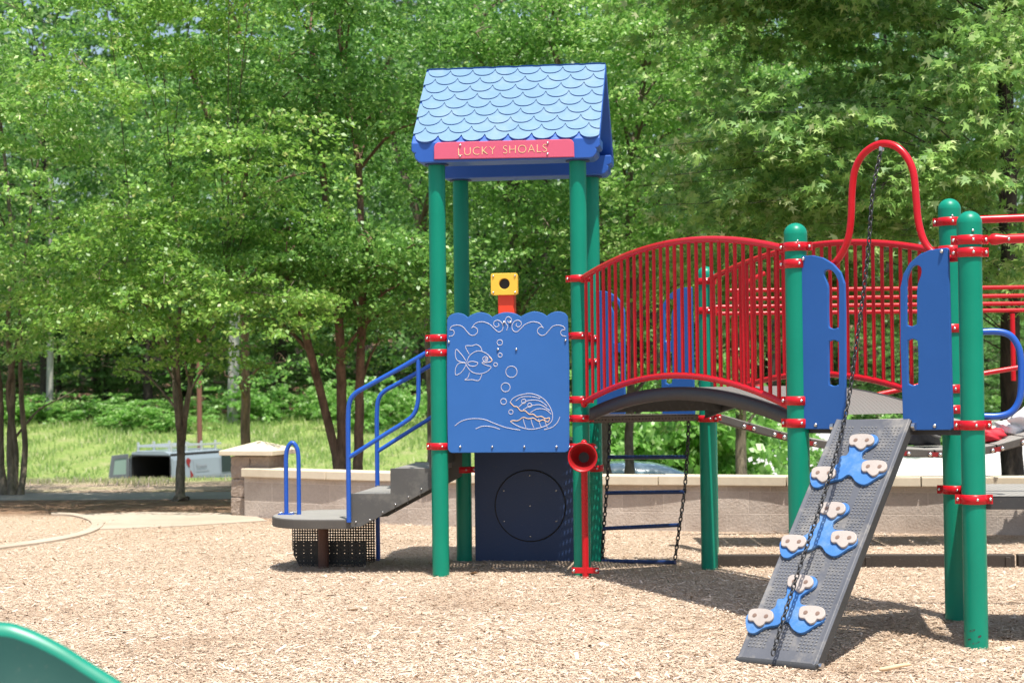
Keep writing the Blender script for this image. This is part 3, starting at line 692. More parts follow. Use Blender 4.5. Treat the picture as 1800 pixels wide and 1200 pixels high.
def ramp_():
    tl, tr = np.array(AB(.262, 1.222, .03)), np.array(AB(.722, 1.222, .03)); bl_, br_ = np.array((1.125, 8.962, .03)), np.array((1.545, 8.600, .03))
    cen_t = (tl+tr)/2; cen_b = (bl_+br_)/2; ev = cen_t-cen_b; L = np.linalg.norm(ev); ev /= L
    eu = (br_-bl_); eu = eu-ev*(eu@ev); eu /= np.linalg.norm(eu); nn = np.cross(eu, ev)
    if nn[2] < 0: nn = -nn
    W = .47; O = cen_b
    P = lambda a, b, c=0.: tuple(O+eu*a+ev*b+nn*c)
    def px(U, V, c=.02):            # picture point -> ramp coordinates
        d = ray(U, V); o = np.array([0, 0, EYE]); Q = O+nn*c; t = (nn@(Q-o))/(nn@d); X = o+d*t-O; return float(X@eu), float(X@ev)
    m = MB(); hw = W/2
    sec = [(-hw, .0), (-hw+.01, .014), (-hw+.03, .010), (hw-.03, .010), (hw-.01, .014), (hw, 0), (hw, -.055), (hw-.02, -.055), (hw-.02, -.01), (-hw+.02, -.01), (-hw+.02, -.055), (-hw, -.055)]
    m.extr([P(a, -.02, c) for a, c in sec], ev*(L+.02), 0)
    for q_ in (5, 6, 7, 11, 10, 9): m.m[2+q_] = 1
    m.tube([P(-hw, -.02, -.012), P(hw, -.02, -.012)], .026, 14, 1)
    ro = m.build('climbing_ramp', [M_GREYR, M_DKRUB], PS, .003)
    d = MB()
    for blk in range(12):
        for col in range(3):
            for i in range(5):
                for j in range(6):
                    a = (col-1)*.145+(i-2)*.022; b = .05+blk*(L-.1)/12+j*.0205+.012
                    c0 = np.array(P(a, b, .0102)); k = 6; V = [c0+(eu*math.cos(2*math.pi*q/k)+ev*math.sin(2*math.pi*q/k))*.0062 for q in range(k)]+[c0+(eu*math.cos(2*math.pi*q/k)+ev*math.sin(2*math.pi*q/k))*.0045+nn*.0042 for q in range(k)]
                    d.add(V, [(q, (q+1) % k, k+(q+1) % k, k+q) for q in range(k)]+[tuple(range(k, 2*k))], 0)
    d.build('raised_dots', [M_GREYR2], ro)
    b_ = MB()
    for a in (-hw-.008, hw+.008): b_.tube([P(a, L-.03, -.02), P(a+(.02 if a > 0 else -.02), L-.03, -.02)], .022, 12, 0)
    b_.tube([P(hw, 0, -.02), P(hw+.02, 0, -.02)], .018, 12, 0)
    b_.build('ramp_bolt', [M_STEEL], ro)
    # trilobe foothold plates: outline traced once in ramp coordinates, then repeated
    z8 = lambda x, y: (1260+x/2.5, 720+y/2.5)
    tri = [(590, 170), (580, 200), (570, 212), (545, 205), (540, 230), (530, 300), (545, 312), (575, 290), (598, 296), (612, 318), (640, 333), (665, 330), (700, 305), (738, 285), (745, 262), (735, 240), (700, 232), (650, 228), (636, 218), (640, 196), (670, 175), (700, 155), (708, 132), (695, 118), (660, 118), (620, 135)]
    low = [(540, 310), (520, 318), (500, 308), (480, 322), (455, 345), (428, 343), (415, 318), (415, 290), (450, 262), (500, 262), (530, 250)]
    outline = [px(*z8(x, y)) for x, y in tri[:5]]
    full = [(590, 160), (586, 190), (572, 208), (548, 212), (540, 240), (510, 258), (470, 262), (430, 272), (415, 290), (418, 325), (430, 343), (455, 344), (485, 325), (515, 315), (548, 308), (578, 290), (598, 297), (614, 318), (640, 332), (665, 329), (702, 305), (738, 285), (746, 262), (735, 240), (700, 230), (655, 228), (638, 216), (642, 194), (672, 172), (702, 152), (709, 130), (695, 117), (660, 118), (620, 132)]
    base = [np.array(px(*z8(x, y), .016)) for x, y in full]
    hold = [(574, 150), (578, 122), (600, 112), (650, 110), (680, 118), (686, 140), (672, 156), (652, 158), (640, 172), (625, 178), (610, 170), (598, 158), (582, 158)]
    h0 = [np.array(px(*z8(x, y), .045)) for x, y in hold]; hc = np.mean(h0, axis=0); h0 = [(q-hc)*.92 for q in h0]
    centres = [[(632, 140), (465, 283), (687, 256)], [(505, 440), (333, 585), (553, 568)], [(362, 762), (188, 912), (413, 900)]]
    refc = np.array(px(*z8(632, 140), .016))
    for row in centres:
        sh = np.array(px(*z8(*row[0]), .016))-refc
        pl = plate('foothold_plate', [[tuple(q+sh) for q in cr(base, 3, True)]], .018, frame(P(0, 0, .021), eu, ev), M_LBLUE, ro, .003)
        for c in row:
            cc = np.array(px(*z8(*c), .045))
            hm = plate('foothold', [[tuple(q+cc) for q in cr(h0, 3, True)]], .016, frame(P(0, 0, .037), eu, ev), M_BEIGE, ro, .004)
            bb = MB()
            for dx in (-.035, .035):
                q = cc+np.array([dx, .012]); bb.tube([P(q[0], q[1], .0445), P(q[0], q[1], .0468)], .0125, 14, 0); bb.tube([P(q[0], q[1], .0465), P(q[0], q[1], .0480)], .0065, 10, 0)
            bb.build('foothold_bolt', [M_BOLTP], ro)
M_GREYR = paint('grey_ramp_vinyl', (.10, .105, .12), .36, .3, bumps=.15)
def rubbed(mat, col):                       # shoe-worn patches
    t = mat.node_tree; p = t.nodes['Principled BSDF']; src = p.inputs['Base Color'].links[0].from_socket
    n1 = noise(t, 4.5, 7, rough=.7); r = ramp(t, n1.outputs[0], [(.50, (0, 0, 0)), (.64, (.7, .7, .7))])
    t.links.new(mixc(t, src, col, r.outputs[0]), p.inputs['Base Color'])
rubbed(M_GREYR, (.27, .25, .22)); rubbed(M_LBLUE, (.16, .27, .42)); rubbed(M_GREYP, (.15, .145, .13)); rubbed(M_ROOFT, (.17, .27, .36))
M_GREYR2 = paint('grey_ramp_dots', (.19, .19, .19), .35, .2)
M_BOLTP = paint('dull_bolt_head', (.20, .13, .10), .5, .1)
ramp_()

# --- chain ladder between BR and M
def ladder():
    P, Q = np.array(BR), np.array(MP); e = (Q-P)/1.067; nn = np.array([-e[1], e[0]])
    LP = lambda s, z, o=0.: (P[0]+e[0]*s+nn[0]*o, P[1]+e[1]*s+nn[1]*o, z)
    m = MB(); Lc = [LP(.157, 1.16), LP(.140, .837), LP(.114, .55), LP(.085, .27), LP(.066, .0)]; Rc = [LP(.897, 1.16), LP(.878, .852), LP(.848, .583), LP(.802, .326), LP(.755, .06)]
    chain(m, Lc, .036, .006); lo = m.build('chain_ladder', [M_CHAIN], PS); m = MB(); chain(m, Rc, .036, .006); m.build('side_chain', [M_CHAIN], lo)
    for (a, b) in (((.140, .837), (.878, .852)), ((.114, .55), (.848, .583)), ((.083, .265), (.802, .326)), ((.068, .005), (.758, .035))):
        r_ = MB(); r_.tube([LP(*a), LP(*b)], .0165, 12); r_.build('rung', [M_BLUERUNG], lo)
M_BLUERUNG = paint('dark_blue_rung', (.012, .035, .13), .35, .2)
ladder()

# --- talk tube in front of FR
def talk():
    m = MB(); d = np.array([-.12, -1, .04]); d /= np.linalg.norm(d); c = np.array(T(1.105, -.245, .895))
    prof = [(-.13, .022), (-.11, .03), (-.075, .05), (-.03, .075), (.01, .09), (.03, .098), (.036, .104), (.03, .106), (.018, .098), (-.03, .083), (-.08, .058), (-.12, .036)]
    m.tube([c+d*a for a, r in prof[:7]], [r-.006 if i < 6 else r-.002 for i, (a, r) in enumerate(prof[:7])], 32, 1, caps=False)
    m.tube([c+d*a for a, r in prof[6:]], [r for a, r in prof[6:]], 32, 0, caps=False)
    m.ring(c+d*.036, d, .1035, .005, 32, 6, 0)
    m.tube([c+d*-.085, c+d*-.087], .045, 16, 2)
    p = cr([tuple(c+d*-.10), tuple(c+d*-.155+np.array([0, 0, .0])), tuple(c-d*.155+np.array([0, 0, .09]))], 5)
    m.tube([c-d*.088, c-d*.15], [.045, .024], 16, 0)
    x, y = T(1.10, -.10)[:2]; m.tube([(x, y, -.1), (x, y, .995)], .0245, 18, 0); m.ball((x, y, .995), .0245, 0)
    t = m.build('talk_tube', [M_RED, M_REDIN, M_BLACK], PS)
    b = MB(); b.box(T(1.10, -.115, .06), (.20, .014, .042), ((*EX, 0), (*EY, 0), (0, 0, 1)), 0)
    b.box(T(1.10, -.075, .962), (.17, .014, .042), ((*EX, 0), (*EY, 0), (0, 0, 1)), 0)
    for a in (1.015, 1.185): b.ball(T(a, -.128, .06), .013, 1); b.ball(T(a, -.088, .962), .012, 1)
    b.build('tube_bracket', [M_RED, M_STEEL], t, .003)
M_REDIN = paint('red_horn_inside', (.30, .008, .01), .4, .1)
talk()

# --- stairs and half-round platform at the left
def stairs():
    m = MB(); zs = [.61, .80, 1.0]; xs = [(-.70, -.386), (-.386, -.085), (-.085, .03)]
    for (a, b), z in zip(xs, zs): 
        m.box(T((a+b)/2, .535, z-.02), (b-a, .93, .04), ((*EX, 0), (*EY, 0), (0, 0, 1)), 0)
        m.box(T(a+.012, .535, z-.11), (.02, .92, .17), ((*EX, 0), (*EY, 0), (0, 0, 1)), 1)
    so = m.build('stairs', [M_RIBBED, M_GREYP], PS, .004)
    for b in (.045, 1.0):
        st = [(-.715, .355), (-.715, .615), (-.39, .615), (-.39, .805), (-.09, .805), (-.09, .97), (.0, .97), (.0, .69), (-.62, .365)]
        s = MB(); s.extr([T(a, b, z) for a, z in st], np.array(T(0, .025))-np.array(T(0, 0)), 0)
        for a, z in ((-.66, .40), (-.55, .415), (-.45, .475), (-.35, .535), (-.25, .59), (-.15, .65)): s.ball(T(a, b-.004, z), .007, 1)
        s.build('stringer', [M_GREYP, M_STEEL], so, .003)
    t = np.linspace(math.pi/2, 3*math.pi/2, 22); out = [(-.705, 1.03)]+[(-1.03+.40*math.cos(q)*(1), .535+.495*math.sin(q)) for q in t]+[(-.705, .04)]
    pm = MB(); pm.prism([T(a, b)[:2] for a, b in out][::-1], .345, .415, 0)
    po = pm.build('step_platform', [M_DKPL], PS, .006)
    tm = MB(); tm.prism([T(-1.03+(a+1.03)*.98, .535+(b-.535)*.98)[:2] for a, b in out][::-1], .4155, .419, 0); tm.build('tread_surface', [M_RIBBED], po)
    sk = MB(); sk.extr([T(a, .93, z) for a, z in [(-1.40, .345), (-1.40, .10), (-1.33, .0), (-.71, .0), (-.71, .345)]], np.array(T(0, .004))-np.array(T(0, 0)), 0)
    sk.build('perforated_skirt', [M_PERFK], po)
    sk = MB(); sk.extr([T(a, .60, z) for a, z in [(-1.30, .20), (-1.30, .09), (-1.25, .0), (-.71, .0), (-.71, .20)]], np.array(T(0, .004))-np.array(T(0, 0)), 0)
    sk.build('skirt_base', [M_PERFK2], po)
    lg = MB(); lg.tube([T(-1.03, .50, -.1), T(-1.03, .50, .345)], .042, 16); lg.build('support_post', [M_RUST], po)
    hl = MB(); zz = cr([(-1.333, .42), (-1.333, .7), (-1.331, .88), (-1.315, .95), (-1.281, .985), (-1.247, .95), (-1.232, .88), (-1.230, .7), (-1.230, .42)], 5)
    hl.tube([T(a, .52, z) for a, z in zz], .0175, 12); hl.box(T(-1.333, .52, .422), (.12, .07, .008), ((*EX, 0), (*EY, 0), (0, 0, 1)), 0)
    for dx in (-.045, .045): hl.ball(T(-1.333+dx, .50, .43), .010, 1); hl.ball(T(-1.333+dx, .54, .43), .010, 1)
    hl.build('hand_loop', [M_BLUET, M_STEEL], po)
    for b, low in ((.03, .40), (1.04, .0)):
        r_ = MB()
        P1 = cr([(-.05, 1.70), (-.10, 1.675), (-.30, 1.563), (-.554, 1.43), (-.65, 1.375), (-.695, 1.31), (-.708, 1.2), (-.71, .95), (-.71, low)], 5)
        P2 = cr([(-.705, .89), (-.60, .955), (-.42, 1.065), (-.27, 1.155), (-.20, 1.215), (-.168, 1.31), (-.163, 1.45), (-.163, 1.64)], 5)
        r_.tube([T(a, b, z) for a, z in P1], .0185, 12); r_.tube([T(a, b, z) for a, z in P2], .017, 12)
        r_.build('stair_rail', [M_BLUET], PS)
stairs()

# --- rails and loop to the right of B and C
m = MB(); a = np.array(C); m.tube([(a[0]+on_[0]*.09, a[1]+on_[1]*.09, 2.40), (a[0]+on_[0]*1.6, a[1]+on_[1]*1.6, 2.42)], .024, 14); m.build('overhead_rail', [M_RED], PS)
m = MB(); a = np.array(B)
m.tube([(a[0]+on_[0]*k, a[1]+on_[1]*k, 2.20+.01*k) for k in (.07, .10, .115, .14, .19, .21, 1.7)], [.012, .014, .03, .032, .022, .026, .026], 14)
m.ball((a[0]+on_[0]*.2, a[1]+on_[1]*.2-.022, 2.20), .009, 1); m.build('overhead_rail', [M_RED, M_STEEL], PS)
m = MB(); lp = cr([(.05, 1.702), (.14, 1.702), (.205, 1.68), (.245, 1.62), (.258, 1.54), (.258, 1.42), (.245, 1.33), (.205, 1.27), (.14, 1.247), (.05, 1.247)], 5)
m.tube([(B[0]+on_[0]*s, B[1]+on_[1]*s, z) for s, z in lp], .018, 14); m.build('hand_loop', [M_BLUET], PS)

for p_, top_z, cl in ((ob(B, 1.22), 2.36, [2.21, .80]), (ob(C, 1.22), 2.53, [2.42, .79]), ((5.36, 14.45), 2.3, [2.1, 1.28]), ((5.36, 15.35), 2.3, [2.1, 1.28])): post(p_, top_z, cl, True, 0)
# --- sagging plank bridge behind
def planks():
    path = cr([(1.74, 1.155), (1.87, 1.105), (2.06, 1.06), (2.39, .965), (2.8, .89), (3.3, .845), (3.62, .83), (3.83, .835), (4.12, .875), (4.32, .93), (4.8, 1.08), (5.3, 1.3)], 12)
    P = np.array(path); d = np.concatenate([[0], np.cumsum(np.linalg.norm(np.diff(P, axis=0), axis=1))]); n_ = int(d[-1]/.265)
    g = lambda s: np.array([np.interp(s, d, P[:, 0]), np.interp(s, d, P[:, 1])])
    root = None
    for i in range(n_):
        a, b = g(i*.265+.006), g(i*.265+.259); c = (a+b)/2; e = (b-a)/np.linalg.norm(b-a)
        m = MB(); m.box((c[0], 14.9, c[1]-.034), (.252, .82, .068), ((e[0], 0, e[1]), (0, 1, 0), (-e[1], 0, e[0])), 1); m.m[1] = 0
        if root is None:
            root = m.build('plank_bridge', [M_RIBBED, M_DKPL], PS, .008)
            for j in range(1, n_):
                q = g(j*.265); q1 = g(j*.265+.02)-q; q1 /= np.linalg.norm(q1)
                for yy, sg in ((14.482, -1), (15.318, 1)):
                    k = MB(); k.box((q[0], yy, q[1]-.040), (.11, .008, .038), ((q1[0], 0, q1[1]), (0, 1, 0), (-q1[1], 0, q1[0])), 0)
                    for s in (-.042, .042): k.ball((q[0]+q1[0]*s, yy+sg*.008, q[1]-.040+q1[1]*s), .019, 1, 10, 6)
                    k.build('link_plate', [M_DRED, M_STEEL], root)
        else: m.build('plank', [M_RIBBED, M_DKPL], root, .008)
planks()
m = MB()
for z in (2.213, 2.137, 2.068, 2.008): m.tube([(1.72 if z < 2.1 else 1.95, 15.3, z+.02), (5.6, 15.3, z+.02)], .019, 10)
for x in (1.98, 4.47): m.tube([(x, 15.3, 1.40), (x, 15.3, 2.0)], .022, 10)
m.build('barrier_rail', [M_RED], PS)
m = MB(); m.tube([on_y(1540, 694, 15.1), on_y(1640, 672, 15.1), on_y(1730, 656, 15.1), on_y(1840, 637, 15.1)], .022, 10); m.build('bridge_hand_rail', [M_RED], PS); m = MB()
m.tube([on_y(U, V, 14.6) for U, V in cr([(1345, 480), (1310, 500), (1293, 540), (1292, 600), (1298, 640), (1318, 668), (1350, 690)], 5)], .019, 10)
m.build('grab_loop', [M_RED], PS)

# ------------------------------------------------------------------ other things in the play area
def slide():
    t = thing('slide', 'green moulded plastic slide chute, only its curved rim showing at the bottom left corner', 'slide', (-1.3, 3.9, 0))
    path = cr([(-2.6, .925), (-2.0, .928), (-1.4, .932), (-1.2, .93), (-1.13, .915), (-1.053, .878), (-.987, .836), (-.915, .789), (-.75, .67), (-.5, .49), (-.2, .30), (.1, .17), (.45, .12)], 5)
    sec = [(.015, -.02), (.0, .0), (-.02, .008), (-.04, 0), (-.045, -.02), (-.06, -.12), (-.12, -.21), (-.22, -.25), (-.36, -.25), (-.46, -.21), (-.52, -.12), (-.535, -.02), (-.54, 0), (-.56, .008), (-.58, 0), (-.595, -.02)]
    m = MB(); V = []; k = len(sec)
    for x, z in path: V += [(x, 4.0+dy, z+dz) for dy, dz in sec]
    m.add(V, [(i*k+j, i*k+j+1, (i+1)*k+j+1, (i+1)*k+j) for i in range(len(path)-1) for j in range(k-1)], 0, True)
    m.m = [1 if 4 <= (i % (k-1)) <= 10 else 0 for i in range(len(m.f))]; o = m.build('chute', [M_TEAL, M_TEALSH], t); s = o.modifiers.new('thick', 'SOLIDIFY'); s.thickness = .012; s.offset = -1
    p = MB()
    for x, y in ((-2.3, 3.55), (-2.3, 3.87), (-.2, 3.7)): p.tube([(x, y, -.2), (x, y, .66 if x < -1 else .04)], .03, 14)
    p.build('support_leg', [M_GREEN], t)
slide()
for i, (x0, x1) in enumerate([(1.50, 2.62), (2.64, 3.80), (3.82, 5.0)]):
    y = lambda x: 13.28-(x-1.73)*.1
    m = MB(); e = np.array([1, -.1, 0])/math.hypot(1, .1)
    m.box(((x0+x1)/2, y((x0+x1)/2), .03), (x1-x0, .10, .13), (e, (.0995, .995, 0), (0, 0, 1)))
    for s in (x0+.06, x1-.06): m.box((s, y(s)-.054, .02), (.04, .02, .125), (e, (.0995, .995, 0), (0, 0, 1)))
    tag(m.build('border_timber', [M_TIMB], None, .006), ['dark border timber on the chips starting behind the post under the arched bridge', 'dark border timber on the chips seen behind the climbing ramp', 'dark border timber on the chips at the right edge behind the green posts'][i], 'border timber', 'timbers edging the play area')
def twig(name, U, V, L, ang, r, mat, label, cat):
    x, y, _ = on_z(U, V); m = MB(); p = [(x+math.cos(ang)*L*k, y+math.sin(ang)*L*k, .03+.01*math.sin(k*3)) for k in np.linspace(-.5, .5, 6)]
    m.tube(p, [r*.6, r, r*.9, r, r*.8, r*.5], 7); tag(m.build(name, [mat]), label, cat)
M_STICK = paint('pale_stick', (.62, .44, .27), .8, .3); M_STICKD = paint('dark_stick', (.22, .13, .07), .8, .3)
twig('wood_stick', 1573, 1182, .16, .1, .012, M_STICK, 'pale thick stick of wood lying on the chips below the climbing ramp', 'stick')
twig('twig', 297, 1042, .07, .1, .005, M_STICKD, 'small dark brown twig lying on the open chips left of the stairs', 'twig')
twig('twig', 405, 1084, .11, .05, .004, M_STICKD, 'thin grey twig lying on the chips in the lower left middle', 'twig')
twig('twig', 345, 1101, .10, .9, .003, M_STICK, 'curved yellowish straw lying on the chips right of the slide', 'twig')
# bags on the plank bridge
def crumple(name, c, size, mat, label, cat, seed, n=22, k=14, extra=None):
    rng = random.Random(seed); m = MB(); m.ball((0, 0, 0), 1, 0, n, k)
    ph = [rng.uniform(0, 6.28) for _ in range(6)]
    V = []
    for x, y, z in m.v:
        d = 1+.13*math.sin(5*x+ph[0]+3*z)+.11*math.sin(7*y+ph[1]+4*x)+.09*math.sin(9*z+6*x+ph[2])+.06*math.sin(15*x+11*y+ph[3])
        V.append((c[0]+x*d*size[0], c[1]+y*d*size[1], max(c[2]+z*d*size[2], c[2]-size[2]*.75)))
    m.v = V
    o = m.build(name, [mat]); tag(o, label, cat); return o
crumple('red_bag', (4.10, 14.85, .93), (.155, .13, .065), M_REDBAG, 'crumpled red cloth bag lying on the plank bridge right of the near green post', 'bag', 4)
crumple('white_bag', (4.38, 15.02, .985), (.16, .14, .075), M_WHITE, 'small crumpled white plastic bag lying on the planks beside the red bag', 'bag', 9)
def backpack():
    t = thing('black_backpack', 'black backpack with strap standing on the plank bridge, seen below the blue gate panel', 'backpack', (3.60, 15.0, .83))
    o = crumple('bag_body', (3.60, 15.0, .99), (.17, .13, .19), M_BLKBAG, None, None, 7); 
    o.parent = t; o.matrix_parent_inverse = Matrix.Translation((-3.60, -15.0, -.83)); ORG[o.name] = (0, 0, 0)
    m = MB(); m.tube(cr([(3.50, 14.86, 1.13), (3.54, 14.83, 1.04), (3.62, 14.83, .95), (3.70, 14.86, .92)], 5), .012, 8)
    m.build('strap', [M_GREYP], t)
backpack()
def shopping_bag():
    t = thing('shopping_bag', 'white plastic bag with green print hanging over the plank bridge at the right edge', 'bag', (4.5, 14.9, 1.05))
    m = MB(); V = []; n_ = 14
    for i in range(n_+1):
        for j in range(n_+1):
            u_, v_ = i/n_, j/n_; V.append((4.30+.42*u_+.03*math.sin(v_*6), 14.85+.05*math.sin(u_*7+v_*5)+.03*math.sin(13*u_), 1.00+.30*v_*(.25+.75*min(1, u_*1.6))-.06*u_))
    m.add(V, [(i*(n_+1)+j, (i+1)*(n_+1)+j, (i+1)*(n_+1)+j+1, i*(n_+1)+j+1) for i in range(n_) for j in range(n_)], 0, True)
    o = m.build('bag_sheet', [M_WHITE], t); s = o.modifiers.new('thick', 'SOLIDIFY'); s.thickness = .012
    m = MB(); V = []
    for i in range(7):
        for j in range(7):
            u_, v_ = .35+.4*i/6, .2+.6*j/6; V.append((4.30+.42*u_+.03*math.sin(v_*6), 14.84+.05*math.sin(u_*7+v_*5)+.03*math.sin(13*u_)-.006, 1.00+.30*v_*(.25+.75*min(1, u_*1.6))-.06*u_))
    m.add(V, [(i*7+j, (i+1)*7+j, (i+1)*7+j+1, i*7+j+1) for i in range(6) for j in range(6)], 0, True); m.build('green_print', [M_LGREEN], t)
shopping_bag()

# ------------------------------------------------------------------ wall with pillar
def wall():
    pts = [(-2.92, 18.62), (-2.05, 18.0), (-1.17, 17.4), (-.2, 16.98), (.86, 16.62), (2.12, 16.17), (3.4, 15.85), (4.62, 15.58), (6.5, 15.3), (9, 15.1)]
    P = cr(pts, 5); d = [0]
    for i in range(1, len(P)): d.append(d[-1]+np.linalg.norm(P[i]-P[i-1]))
    t = thing('block_wall', 'low tan block wall with cream coping stones, ending in a capped pillar at the left', 'wall', (-2.8, 18.7, 0))
    nrm = []
    for i in range(len(P)):
        e = P[min(i+1, len(P)-1)]-P[max(i-1, 0)]; e /= np.linalg.norm(e); nrm.append(np.array([-e[1], e[0]]))
    def band(f, b, z0, z1, name, mat, bev=0):
        V = []
        for p, n_ in zip(P, nrm): V += [(*(p-n_*f), z0), (*(p-n_*f), z1), (*(p+n_*b), z1), (*(p+n_*b), z0)]
        m = MB(); Fs = [(4*i+j, 4*(i+1)+j, 4*(i+1)+(j+1) % 4, 4*i+(j+1) % 4) for i in range(len(P)-1) for j in range(4)]
        Fs += [(3, 2, 1, 0), tuple(4*(len(P)-1)+j for j in range(4))]
        m.add(V, Fs); o = m.build(name, [mat], t, bev)
        uv = o.data.uv_layers.new(name='UVMap'); 
        for pl in o.data.polygons:
            for li in pl.loop_indices:
                vi = o.data.loops[li].vertex_index; uv.data[li].uv = (d[vi//4]+(.2 if vi % 4 > 1 else 0), o.data.vertices[vi].co.z+.028)
        return o
    band(0, .2, -.2, .435, 'wall_blocks', M_WALL)
    # coping stones: separate slabs with narrow joints
    total = d[-1]; L = 1.22; n_ = int(total/L)
    Pa = np.array(P); g = lambda s: np.array([np.interp(s, d, Pa[:, 0]), np.interp(s, d, Pa[:, 1])]); rng = random.Random(2)
    for i in range(n_):
        a, b = g(i*L+.004), g((i+1)*L-.004); e = (b-a); ln = np.linalg.norm(e); e /= ln; nn = np.array([-e[1], e[0]]); c = (a+b)/2+nn*.1
        m = MB(); m.box((c[0], c[1], .4805+rng.uniform(-.002, .002)), (ln, .31, .09), ((*e, 0), (*nn, 0), (0, 0, 1))); m.build('coping_stone', [M_CAP], t, .008)
    # pillar
    px, py = -2.79, 18.88; ang = -.35; ex = np.array([math.cos(ang), math.sin(ang)]); ey = np.array([-ex[1], ex[0]])
    m = MB()
    for k, (z0, z1) in enumerate([(-.2, .005), (.01, .205), (.21, .405), (.41, .655)]):
        for sx in (-1, 1):
            c = np.array([px, py])+ex*sx*.118; m.box((c[0], c[1], (z0+z1)/2), (.232+.004*(k % 2), .46-.006*(k % 2), z1-z0), ((*ex, 0), (*ey, 0), (0, 0, 1)))
    pl = m.build('pillar', [M_SPLIT], t, .014, 3); 
    sb = pl.modifiers.new('sub', 'SUBSURF'); sb.subdivision_type = 'SIMPLE'; sb.levels = 3; sb.render_levels = 3
    tx = bpy.data.textures.new('rough', 'CLOUDS'); tx.noise_scale = .05; dm = pl.modifiers.new('rough', 'DISPLACE'); dm.texture = tx; dm.strength = .022; dm.mid_level = .5; dm.texture_coords = 'GLOBAL'
    m = MB(); hs = .325; c = np.array([px, py]); q = [c+ex*a*hs+ey*b*hs for a, b in ((-1, -1), (1, -1), (1, 1), (-1, 1))]
    V = [(*p, .665) for p in q]+[(*p, .715) for p in q]+[(px, py, .815)]
    m.add(V, [(3, 2, 1, 0), (0, 1, 5, 4), (1, 2, 6, 5), (2, 3, 7, 6), (3, 0, 4, 7), (4, 5, 8), (5, 6, 8), (6, 7, 8), (7, 4, 8)]); m.build('pillar_cap', [M_CAP], pl, .006)
wall()

